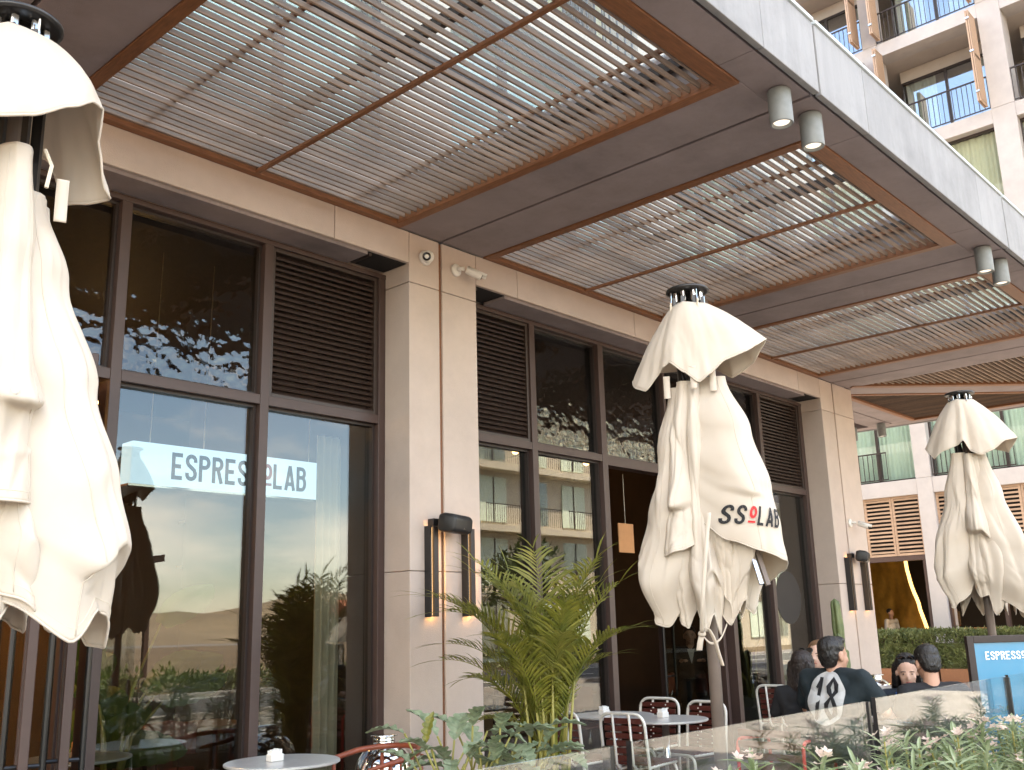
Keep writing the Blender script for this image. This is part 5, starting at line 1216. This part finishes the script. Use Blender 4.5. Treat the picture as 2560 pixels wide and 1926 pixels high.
# table things near the man
bo = thing('water_bottle', 'small clear water bottle with blue cap on the table by the man', 'bottle', (7.45, 3.08, .743))
MB().lathe([(.03, 0), (.032, .01), (.032, .13), (.026, .16), (.013, .19), (.013, .20)], 16, (7.42, 3.02, .743)).build('body', 'bottle_clear', bo, smooth=True)
MB().lathe([(.016, .198), (.016, .222), (.012, .224)], 14, (7.42, 3.02, .743)).build('cap', 'bottle_blue', bo, smooth=True); MB().lathe([(.0325, .06), (.0325, .11)], 16, (7.42, 3.02, .743)).build('wrapper', 'bottle_blue', bo, smooth=True)
cu = thing('coffee_cup', 'white coffee cup and saucer on the table by the man', 'cup', (7.95, 3.05, .743))
MB().lathe([(.03, 0), (.07, .012), (.068, .016), (.03, .008)], 24, (7.95, 3.05, .743)).build('saucer', 'ceramic', cu, smooth=True); MB().lathe([(.02, .012), (.035, .03), (.042, .07), (.039, .07), (.03, .03)], 20, (7.95, 3.05, .743)).build('cup', 'ceramic', cu, smooth=True)
ph2 = thing('magazine', 'blue magazine lying on the table by the man', 'magazine', (7.6, 2.98, .745)); MB().cbox(7.5, 7.76, 2.95, 3.09, .744, .752, .002).build('cover', 'poster_blue', ph2)

# ================================================================== INSIDE THE CAFE
def bop(x, y, lb_, n, hmax, seed):
    """bird-of-paradise: long stalks with big paddle leaves"""
    rs = random.Random(seed); t = thing('paddle_leaf_plant', lb_, 'plant', (x, y, 0)); MB().lathe([(.18, 0), (.2, .02), (.24, .5), (.2, .5), (.19, .45)], 20, (x, y, 0)).build('pot', 'planter', t, smooth=True)
    for i in range(n):
        a = rs.uniform(-1.3, 1.3) if seed == 8 else rs.uniform(-.5, 3.6)+3.14 if i else 1.9; ln = rs.uniform(.12, .40); top = Vector((x+math.cos(a)*ln, y+math.sin(a)*ln*.6, hmax*rs.uniform(.55, 1))); b = Vector((x+math.cos(a)*.05, y+math.sin(a)*.05, .45)); md = b.lerp(top, .6)-Vector((math.cos(a), math.sin(a), 0))*ln*.25
        sk = MB().tube([b, md, top], [.016, .012, .007], 6).build('stalk', 'stem', t, smooth=True)
        d = ((top-md).normalized()+Vector((math.cos(a)*.5, math.sin(a)*.3, 0))).normalized(); s_ = d.cross(Vector((_f.x, _f.y, 0))).normalized(); nr = s_.cross(d); L_ = rs.uniform(.45, .7); W_ = L_*.21
        def fn(u, v):
            q = u*2-1; w_ = W_*math.sin(math.pi*min(1, .06+v*.94))**.6*(1+.05*math.sin(v*40))
            return top+d*L_*v+s_*w_*q+nr*abs(q)*w_*.5-Vector((0, 0, 1))*.25*L_*v*v
        MB().grid(fn, 8, 16).build('leaf', 'banana_leaf', sk, smooth=True)
bop(3.55, 7.15, 'tall paddle leaf plant standing inside the left window', 8, 1.75, 4)
bop(3.25, 7.45, 'low dark leafy plant inside the left window by the door', 7, 1.1, 8)
bop(12.55, 7.1, 'paddle leaf plant inside the far window beside the round decal', 6, 1.6, 15)
def inside_table(x, y, lb_, z=.75, wdt=1.1):
    t = thing('indoor_table', lb_, 'table', (x, y, 0), 'tables inside the cafe'); MB().cbox(x-wdt/2, x+wdt/2, y-.35, y+.35, z-.035, z, .006).build('top', 'interior_wood', t)
    for a in (-1, 1):
        for b in (-1, 1): MB().box(x+a*(wdt/2-.06)-.02, x+a*(wdt/2-.06)+.02, y+b*.29-.02, y+b*.29+.02, 0, z-.035).build('leg', 'bronze_dark', t)
for i, (x, y) in enumerate(((1.9, 8.4), (4.7, 8.2), (9.0, 7.8), (10.5, 9.2), (7.4, 8.4), (11.6, 9.4))):
    inside_table(x, y, ['dark wood table seen through the open left door', 'dark wood table inside the left window near the partition', 'wood table just inside the middle entrance', 'wood table deep inside behind the middle entrance', 'wood table inside the window behind the palm', 'wood table inside the far window'][i])
def shell_chair(x, y, a, lb_, mm='red_wood'):
    t = thing('shell_chair', lb_, 'chair', (x, y, 0), 'indoor chairs with bent wooden backs'); t.rotation_euler = (0, 0, R(a))
    def P(o): o.parent = t; return o
    P(put('backrest', MB().grid(lambda u, v: ((u-.5)*.42, -.22+.10*(u-.5)**2*4*.5+.02*v, .60+.26*v*(1-.25*abs(u-.5))), 12, 6).mesh('backrest', mm, True))).modifiers.new('s', 'SOLIDIFY').thickness = .012
    P(put('seat', MB().cbox(-.21, .21, -.18, .22, .43, .46, .01).mesh('seat', mm)))
    for sx in (-1, 1):
        for sy in (-1, 1): P(put('leg', MB().tube([(sx*.15, sy*.15, .43), (sx*.20, sy*.20, 0)], .011, 6).mesh('leg', 'steel', True)))
        P(put('back_support', MB().tube([(sx*.08, -.16, .44), (sx*.08, -.225, .64)], .008, 6).mesh('back_support', 'steel', True)))
shell_chair(8.75, 7.05, 150, 'brown bent plywood chair at the middle entrance'); shell_chair(9.6, 7.5, 60, 'brown bent plywood chair deeper inside the middle entrance'); shell_chair(2.3, 7.8, 20, 'brown plywood chair inside the open left door'); shell_chair(4.3, 7.7, -30, 'brown plywood chair inside the left window'); shell_chair(11.5, 7.9, 10, 'brown plywood chair inside the far window'); shell_chair(7.1, 7.8, 40, 'brown plywood chair inside the window behind the palm')
lg = thing('long_counter', 'long wooden counter with pale edge inside the middle entrance', 'counter', (9.5, 10.4, 0)); MB().cbox(7.2, 12.4, 10.2, 10.8, 0, 1.02, .01).build('body', 'interior_wood', lg); MB().cbox(7.1, 12.5, 10.1, 10.9, 1.02, 1.07, .01).build('top', 'print_white', lg)
sf = thing('back_shelf', 'dark shelf with rows of bottles behind the long counter', 'shelf', (9.5, 12.4, 0))
for k in range(4): MB().box(7.0, 12.6, 12.25, 12.58, 1.2+k*.6, 1.23+k*.6).build('shelf_board', 'interior_wood', sf)
rs = random.Random(3); bt_ = MB()
for k in range(4):
    for i in range(34): bt_.lathe([(.035, 0), (.04, .18), (.015, .24), (.015, .30)], 8, (7.1+i*.16+rs.uniform(-.04, .04), 12.4, 1.232+k*.6))
bt_.build('bottles', 'machine', sf, kind='stuff')
dr = thing('window_cloth', 'pale drape hanging inside the left window beside the column', 'curtain', (5.1, 6.62, 0))
MB().grid(lambda u, v: (4.93+.24*u, 6.66+.03*math.sin(u*22), .05+3.05*v), 40, 1).build('cloth', 'curtain', dr, smooth=True)  # pale cloth stands in for an umbrella mirrored in the pane
dr = thing('window_cloth', 'pale drape hanging inside the far window next to the far column', 'curtain', (12.6, 6.62, 0))
MB().grid(lambda u, v: (12.2+.7*u, 6.66+.03*math.sin(u*50), .05+3.05*v), 80, 1).build('cloth', 'curtain', dr, smooth=True)
dc = thing('window_decal', 'dark round sticker on the far window next to the umbrella', 'sticker', (12.35, 6.31, 1.75))
MB().prism([(12.28+.34*math.cos(R(a)), YW+.086, 1.78+.34*math.sin(R(a))) for a in range(0, 360, 10)], (0, .003, 0)).build('disc', 'interior_dark', dc)
for i, (x, y, z) in enumerate(((.9, 8.2, 2.7), (2.4, 9.6, 2.7), (4.2, 9.0, 3.6), (8.6, 9.2, 3.9), (10.2, 9.2, 3.9), (11.8, 9.2, 3.9))):  # the globes over the counter are added for interior light
    t = thing('pendant_lamp', ['pendant lamp inside nearest the open left door', 'pendant lamp deep inside the left entrance', 'pendant lamp behind the light box sign', 'added globe lamp above the counter behind the middle entrance', 'added globe lamp above the middle of the long counter', 'added globe lamp above the far end of the counter'][i], 'lamp', (x, y, z), 'pendant lamps inside the cafe')
    MB().ball((x, y, z), .11 if i < 3 else .05, 14, 9).build('globe', 'pendant_bright' if i < 2 else 'pendant_glow' if i < 3 else 'pendant_added', t, smooth=True); MB().tube([(x, y, z+.1), (x, y, 4.45)], .006, 5).build('cord', 'black_metal', t)

# ================================================================== PEOPLE
def remesh(mb, name, mm, vox, parent=None, smooth_it=4):
    o = mb.build(name, mm)
    r_ = o.modifiers.new('remesh', 'REMESH'); r_.mode = 'VOXEL'; r_.voxel_size = vox; r_.use_smooth_shade = True
    s_ = o.modifiers.new('smooth', 'SMOOTH'); s_.iterations = smooth_it; s_.factor = .5
    if parent: o.parent = parent
    return o
def hand(mb, wr, d, palm, side, curl=.55):
    """palm + five fingers, starting at the wrist, pointing along d; palm = palm normal"""
    d = Vector(d).normalized(); n_ = Vector(palm).normalized(); s_ = d.cross(n_).normalized()*side; wr = Vector(wr)
    k0 = wr+d*.015; k1 = wr+d*.085
    for a in (-.026, -.009, .009, .026): mb.caps(k0+s_*a*.7, .014, k1+s_*a, .012, 8)
    for i, (a, L_) in enumerate(((-.030, .058), (-.010, .074), (.010, .080), (.030, .072))):
        b = k1+s_*a; e1 = b+(d+n_*curl*.4).normalized()*L_*.5; e2 = e1+(d+n_*curl*1.4).normalized()*L_*.5
        mb.caps(b, .0095, e1, .0088, 8); mb.caps(e1, .0088, e2, .0075, 8)
    tb_ = wr+d*.03+s_*.030; t1 = tb_+(d*.7+s_*.7+n_*.3).normalized()*.038; t2 = t1+(d*.95+s_*.15+n_*.4).normalized()*.03
    mb.caps(tb_, .013, t1, .0105, 8); mb.caps(t1, .0105, t2, .0085, 8)
def head_mb(mb, c, f_, r_, u_, s=1.):
    """skull, jaw, nose, ears and neck root in the frame (forward, right, up)"""
    def P(x, y, z): return c+(r_*x+f_*y+u_*z)*s
    def ell(x, y, z, rx, ry, rz):
        t = MB().ball((0, 0, 0), 1, 18, 12); Mt = Matrix((( *(r_*rx*s), 0), (*(f_*ry*s), 0), (*(u_*rz*s), 0), (0, 0, 0, 1))).transposed(); p = P(x, y, z)
        n0 = len(mb.v); mb.v += [tuple(Mt @ Vector(v)+p) for v in t.v]; mb.f += [tuple(n0+i for i in q) for q in t.f]
    ell(0, -.012, .035, .074, .094, .085); ell(0, .028, -.030, .060, .066, .082); ell(0, .052, -.075, .034, .034, .030)
    ell(0, .066, .012, .050, .022, .022)
    mb.caps(P(0, .088, .008), .008*s, P(0, .108, -.026), .0125*s, 8)
    for x in (-.078, .078): ell(x, -.008, -.008, .012, .022, .034)
    for x in (-.035, .035): ell(x, .058, -.028, .026, .024, .024)
    return P
def person(label, head, face, sit=1, lean=12, s=1., skin='skin', top='shirt_teal', top_kind='tee', hair='short', hairm='hair_black', headyaw=0, headtilt=0, arms=None, pants='cloth_black', face_parts=False, wide=1., nk=.06):
    """seated figure; head = world position of the head centre, face = heading in degrees (0 = +X)"""
    F = Vector((math.cos(R(face)), math.sin(R(face)), 0)); Rt = Vector((F.y, -F.x, 0)); U = Vector((0, 0, 1)); head = Vector(head)
    ln = R(lean); sp = (U*math.cos(ln)+F*math.sin(ln))
    neck = head-U*.085*s-F*.015; c7 = neck-sp*nk*s; hip = c7-sp*.47*s; base = Vector((hip.x, hip.y, 0))
    hz = hip.z
    sk = MB(); cl = MB(); pn = MB()
    hy = R(face-headyaw); hf = Vector((math.cos(hy), math.sin(hy), 0)); hr = Vector((hf.y, -hf.x, 0)); tl = R(headtilt); hf2 = hf*math.cos(tl)-U*math.sin(tl); hu = U*math.cos(tl)+hf*math.sin(tl)
    HP = head_mb(sk, head, hf2, hr, hu, s)
    sk.caps(c7-sp*.02, .058*s, head-hu*.06*s-hf2*.012, .054*s)
    shw = .185*s*wide; sh = [c7-sp*.055*s+Rt*shw*k for k in (-1, 1)]
    # torso
    for src, g in ((sk, -.012), (cl, .006)):
        src.caps(c7-sp*.10*s-Rt*.09*s, .085*s+g, c7-sp*.10*s+Rt*.09*s, .085*s+g); src.caps(c7-sp*.22*s-Rt*.085*s*wide, .108*s+g, c7-sp*.22*s+Rt*.085*s*wide, .108*s+g)
        src.caps(c7-sp*.38*s-Rt*.07*s*wide, .105*s+g, c7-sp*.38*s+Rt*.07*s*wide, .105*s+g); src.caps(hip-Rt*.075*s, .118*s+g, hip+Rt*.075*s, .118*s+g)
        for k in (0, 1): src.caps(c7-sp*.03*s, .050*s+g, sh[k], .062*s+g); src.caps(sh[k]-sp*.02, .060*s+g, c7-sp*.22*s+Rt*.10*s*(k*2-1), .085*s+g)
        src.caps(c7-sp*.10*s, .09*s+g, c7-sp*.40*s, .11*s+g)
    # arms: elbows and hands in the body frame (right, forward, up from hip)
    arms = arms or [((-.26, .10, .26), (-.14, .36, .30)), ((.26, .10, .26), (.14, .36, .30))]
    for k in (0, 1):
        e, h_ = arms[k]; e = hip+(Rt*e[0]+F*e[1]+U*e[2])*s; w_ = hip+(Rt*h_[0]+F*h_[1]+U*h_[2])*s
        sk.caps(sh[k], .050*s, e, .039*s); sk.caps(e, .040*s, w_, .027*s); d = (w_-e).normalized(); hand(sk, w_, d, (0, 0, -1), 1 if k == 0 else -1)
        if top_kind == 'tee': el = sh[k].lerp(e, .72); cl.caps(sh[k], .066*s, el, .070*s)
        else: cl.caps(sh[k], .066*s, e, .052*s); cl.caps(e, .053*s, e.lerp(w_, .9), .038*s)
    # legs
    for k in (-1, 1):
        kn = hip+Rt*.11*k*s+F*.43*s-U*(max(0, hz-.52)); ft = Vector((kn.x, kn.y, .09))+F*.02
        sk.caps(hip+Rt*.085*k*s, .085*s, kn, .055*s); sk.caps(kn, .056*s, ft, .036*s); sk.caps(ft-U*.05, .035*s, ft-U*.055+F*.15*s, .028*s)
        pn.caps(hip+Rt*.085*k*s, .105*s, kn, .072*s); pn.caps(kn, .072*s, ft+U*.06, .055*s)
    pn.caps(hip-Rt*.07*s, .125*s, hip+Rt*.07*s, .125*s)
    body = remesh(sk, 'person', skin, .0095, None, 3); tag(body, label, 'person')
    body.location = (0, 0, 0)
    shirt = remesh(cl, 'shirt' if top_kind == 'tee' else 'jacket', top, .011, body, 5)
    dsp = shirt.modifiers.new('folds', 'DISPLACE'); tx = bpy.data.textures.new('folds', 'CLOUDS'); tx.noise_scale = .11; dsp.texture = tx; dsp.strength = .022; dsp.mid_level = .5; dsp.texture_coords = 'GLOBAL'
    remesh(pn, 'trousers', pants, .014, body, 4)
    for k in (-1, 1):
        kn = hip+Rt*.11*k*s+F*.45*s; q = MB(); q.caps(Vector((kn.x, kn.y, .045))-F*.05, .045, Vector((kn.x, kn.y, .04))+F*.15, .035); remesh(q, 'shoe', 'black_plastic', .012, body)
    hm = MB()
    def he(x, y, z, rx, ry, rz):
        t = MB().ball((0, 0, 0), 1, 20, 14); Mt = Matrix(((*(hr*rx*s), 0), (*(hf2*ry*s), 0), (*(hu*rz*s), 0), (0, 0, 0, 1))).transposed(); p = HP(x, y, z)
        n0 = len(hm.v); hm.v += [tuple(Mt @ Vector(v)+p) for v in t.v]; hm.f += [tuple(n0+i for i in q) for q in t.f]
    if hair == 'short':
        he(0, -.028, .058, .084, .098, .078); he(0, -.052, .010, .080, .066, .075); he(0, .03, .100, .060, .055, .030); he(0, -.055, -.030, .068, .052, .055)
    else:
        he(0, -.031, .058, .085, .098, .078); he(0, -.052, .005, .083, .074, .090)
        for k in range(7):
            x = (k-3)*.026; hm.caps(HP(x, -.07, .02), .034*s, HP(x*1.25, -.105+abs(x)*.3, -.15), .030*s, 8)
            hm.caps(HP(x*1.25, -.105+abs(x)*.3, -.15), .030*s, HP(x*1.2+.01*math.sin(k), -.10+abs(x)*.3, -.26), .014*s, 8)
        for x in (-.074, .074): hm.caps(HP(x, -.005, .05), .022*s, HP(x*1.1, -.03, -.12), .020*s, 8)
    ho = remesh(hm, 'hair', hairm, .008, body, 2)
    d2 = ho.modifiers.new('strands', 'DISPLACE'); tx = bpy.data.textures.new('strands', 'CLOUDS'); tx.noise_scale = .022; d2.texture = tx; d2.strength = .012; d2.texture_coords = 'GLOBAL'
    if face_parts:
        for x in (-.031, .031):
            q = MB().ball(HP(x, .083, .004), (.0105*s, .006*s, .0042*s), 10, 6); q.build('eye', 'eye_dark', body, smooth=True)
            MB().tube([HP(x-.017, .082, .020), HP(x, .090, .0255), HP(x+.017, .082, .020)], .0035*s, 5).build('eyebrow', 'brow', body, smooth=True)
        MB().tube([HP(-.022, .082, -.062), HP(-.008, .092, -.059), HP(.008, .092, -.059), HP(.022, .082, -.062)], [.002, .006, .006, .002], 6).build('lips', 'lips', body, smooth=True)
    return body, shirt, HP, dict(F=F, R=Rt, c7=c7, hip=hip, sp=sp)
def glasses(HP, parent, y=.05, z=.115, s=1.):
    m_ = MB()
    for x in (-.036, .036): m_.tube([HP(x+.030*math.cos(R(a)), y+.012*math.sin(R(a)), z+.020*math.sin(R(a))) for a in range(0, 361, 24)], .0032*s, 5, False)
    m_.tube([HP(-.008, y, z), HP(.008, y, z)], .003, 5)
    for x in (-.068, .068): m_.tube([HP(x, y, z), HP(x*1.12, -.03, z-.035)], .003, 5)
    g_ = m_.build('sunglasses', 'black_plastic', parent)
    for x in (-.036, .036): MB().poly([HP(x+.028*math.cos(R(a)), y+.011*math.sin(R(a)), z+.018*math.sin(R(a))) for a in range(0, 360, 30)]).build('lens', 'lens', g_)

vd = math.degrees(math.atan2(6.29, 2.96)); fw_ = math.degrees(math.atan2(2.96, 6.29))     # viewing direction towards the man
man, shirt, HP, B = person('man from behind in a dark teal shirt printed with a large number on the back', at(2086, 1640, 7.2), fw_-34, nk=.012, lean=10, s=1.06, headyaw=14, arms=[((-.30, .16, .20), (-.08, .42, .235)), ((.31, .16, .20), (.10, .42, .235))], wide=1.15)
# number 18 in a grey oval on his back
dg = bpy.context.evaluated_depsgraph_get(); ev = shirt.evaluated_get(dg); em_ = ev.to_mesh(); bm_ = bmesh.new(); bm_.from_mesh(em_); bm_.transform(shirt.matrix_world); bvh = BVHTree.FromBMesh(bm_); bm_.free(); ev.to_mesh_clear()
back = -B['F']; up_ = B['sp']; rgt = B['R']; cen = B['c7']-up_*.185
def on_back(x, y, off):
    p0 = cen+rgt*x+up_*y; h = bvh.ray_cast(p0+back*.6, -back)
    return (h[0]+back*off) if h[0] else None
m_ = MB(); nr, na = 10, 40
for i in range(nr):
    for j in range(na):
        ps = []
        for (a, b) in ((i, j), (i+1, j), (i+1, j+1), (i, j+1)):
            r_ = a/nr; an = 2*math.pi*b/na; ps.append(on_back(.150*r_*math.cos(an), .185*r_*math.sin(an), .004))
        if all(p is not None for p in ps): m_.quad(*ps)
m_.build('back_print', 'print_grey', shirt, smooth=True)
def digit(polys, nm):
    mb = MB()
    for pl in polys:
        for q in strip(pl[0], pl[1]):
            ps = [on_back(a, b, .014) for a, b in q]
            if all(p is not None for p in ps): mb.quad(*ps)
    mb.build(nm, 'print_black', shirt)
ox = .016
k_ = 1.12
def sc_(pts): return [((x+.012)*k_, y*k_) for x, y in pts]
digit([(sc_([(-.080, .062), (-.052, .110)]), .018), (sc_([(-.050, .128), (-.058, .03), (-.060, -.05), (-.070, -.130)]), .030)], 'digit')
digit([(sc_([(.040, .118), (.012, .070), (.016, .040), (.040, .012), (.064, .044), (.066, .082), (.040, .118)]), .034), (sc_([(.038, .010), (.004, -.036), (.002, -.072), (.030, -.116), (.062, -.090), (.070, -.046), (.038, .010)]), .036)], 'digit')
w1, j1, HP1, _b = person('woman with long dark hair and glasses on her head, left of the man', at(2012, 1668, 7.6), fw_-8, lean=8, s=.95, skin='skin_fair', top='cloth_black', top_kind='coat', hair='long', hairm='hair_brown', headyaw=24)
glasses(HP1, w1, .03, .128)
w2, j2, HP2, _b = person('fair haired person half hidden behind the man, facing us', at(2044, 1640, 8.4), fw_+160, lean=4, s=.97, skin='skin_fair', top='cloth_navy', top_kind='coat', hair='long', hairm='hair_fair', face_parts=True)
w3, j3, HP3, _b = person('woman facing us with sunglasses on her dark hair, dark top', at(2268, 1679, 7.5), fw_+168, lean=12, s=.98, skin='skin_fair', top='cloth_navy', top_kind='tee', hair='long', hairm='hair_black', headyaw=-10, headtilt=14, face_parts=True)
glasses(HP3, w3, .045, .118)
m2, j4, HP4, _b = person('man seen from behind in a black sweater leaning towards the woman', at(2318, 1661, 7.05), fw_+14, lean=24, s=1.0, skin='skin', top='cloth_black', top_kind='coat', hair='short', hairm='hair_black', headyaw=-6, headtilt=22)
st_, j5, HP5, _b = person('man in a dark suit seated inside the middle entrance', at(1724, 1590, 13.4), 215, lean=6, s=1.0, skin='skin', top='interior_dark', top_kind='coat', hair='short', hairm='hair_black', face_parts=True)
MB().prism([HP5(-.05, .10, -.17), HP5(.05, .10, -.17), HP5(.0, .13, -.36)], _b['F']*.02).build('shirt_front', 'cloth_white', st_)
# barista, standing
def standing(label, base, face, h=1.74, top='cloth_white', skin='skin', hairm='hair_black'):
    s = h/1.75; F = Vector((math.cos(R(face)), math.sin(R(face)), 0)); Rt = Vector((F.y, -F.x, 0)); U = Vector((0, 0, 1)); b = Vector(base); sk = MB(); cl = MB(); pn = MB()
    hd = b+U*1.61*s; HP = head_mb(sk, hd, F, Rt, U, s); c7 = b+U*1.45*s; hip = b+U*.95*s; sk.caps(c7, .055*s, hd-U*.06, .052*s)
    for src, g in ((sk, -.012), (cl, .006)):
        src.caps(c7-U*.10-Rt*.10, .085+g, c7-U*.10+Rt*.10, .085+g); src.caps(c7-U*.25-Rt*.07, .11+g, c7-U*.25+Rt*.07, .11+g); src.caps(hip-Rt*.06, .115+g, hip+Rt*.06, .115+g); src.caps(c7-U*.1, .09+g, hip, .11+g)
    for k in (-1, 1):
        sh = c7-U*.06+Rt*.19*k; e = sh-U*.27+Rt*.05*k; w_ = e+F*.22-U*.05-Rt*.06*k
        sk.caps(sh, .048, e, .038); sk.caps(e, .038, w_, .026); hand(sk, w_, F, (0, 0, -1), -k); cl.caps(sh, .066, sh.lerp(e, .7), .062)
        sk.caps(hip+Rt*.09*k, .08, b+Rt*.1*k+U*.48, .055); sk.caps(b+Rt*.1*k+U*.48, .055, b+Rt*.1*k+U*.08, .038); sk.caps(b+Rt*.1*k+U*.04, .035, b+Rt*.1*k+F*.15+U*.035, .028)
        pn.caps(hip+Rt*.09*k, .10, b+Rt*.1*k+U*.48, .07); pn.caps(b+Rt*.1*k+U*.48, .07, b+Rt*.1*k+U*.1, .055)
    body = remesh(sk, 'person', skin, .012); tag(body, label, 'person'); remesh(cl, 'shirt', top, .014, body); remesh(pn, 'trousers', 'cloth_black', .016, body)
    hm = MB().ball(HP(0, -.024, .05), (.088, .094, .085), 16, 10); remesh(hm, 'hair', hairm, .012, body)
standing('barista in a pale shirt standing behind the bar counter', at(2226, 1530, 28.3)*1.0-Vector((0, 0, at(2226, 1530, 28.3).z)), 250)
# chairs for the seated people
stl = thing('low_stool', 'x', 'stool', (0, 0, 0), 'low dark stools under the seated people')
MB().cbox(-.17, .17, -.17, .17, .40, .44, .012).build('seat', 'interior_wood', stl)
for sx in (-1, 1):
    for sy in (-1, 1): MB().tube([(sx*.12, sy*.12, .40), (sx*.16, sy*.16, 0)], .014, 8).build('leg', 'bronze_dark', stl, smooth=True)
stl.location = (B['hip'].x, B['hip'].y, 0); stl['label'] = 'low dark stool under the man in the printed shirt'
rc = thing('red_armchair', 'red metal armchair beside the woman with long hair', 'chair', (6.6, 3.55, 0))
q = at(1925, 1775, 7.2); cx_, cy_ = q.x, q.y
bent([(cx_-.05, cy_+.26, .0), (cx_-.05, cy_+.26, .66), (cx_+.42, cy_+.26, .64), (cx_+.45, cy_+.26, 0)], .013, 8, 6, .07).build('arm', 'print_red', rc, smooth=True)
bent([(cx_-.05, cy_-.26, .0), (cx_-.05, cy_-.26, .66), (cx_+.42, cy_-.26, .64), (cx_+.45, cy_-.26, 0)], .013, 8, 6, .07).build('arm', 'print_red', rc, smooth=True)
MB().cbox(cx_-.02, cx_+.42, cy_-.25, cy_+.25, .42, .445, .008).build('seat', 'chair_slat', rc)
for k in range(3): MB().cbox(cx_-.06, cx_-.045, cy_-.25, cy_+.25, .52+k*.08, .57+k*.08, .004).build('back_slat', 'chair_slat', rc)
for head_p, a_, lb_ in ((at(2012, 1668, 7.6), fw_-8, 'low dark stool under the woman with long dark hair'), (at(2044, 1640, 8.4), fw_+160, 'low dark stool under the fair haired person'), (at(2268, 1679, 7.5), fw_+168, 'low dark stool under the woman facing us'), (at(2318, 1661, 7.05), fw_+14, 'low dark stool under the man in the black sweater'), (at(1724, 1590, 13.4), 215, 'low dark stool under the suited man inside')):
    f_ = Vector((math.cos(R(a_)), math.sin(R(a_)), 0)); p = head_p-f_*.12; dup(stl, (p.x, p.y, 0), R(a_-90), lb_)
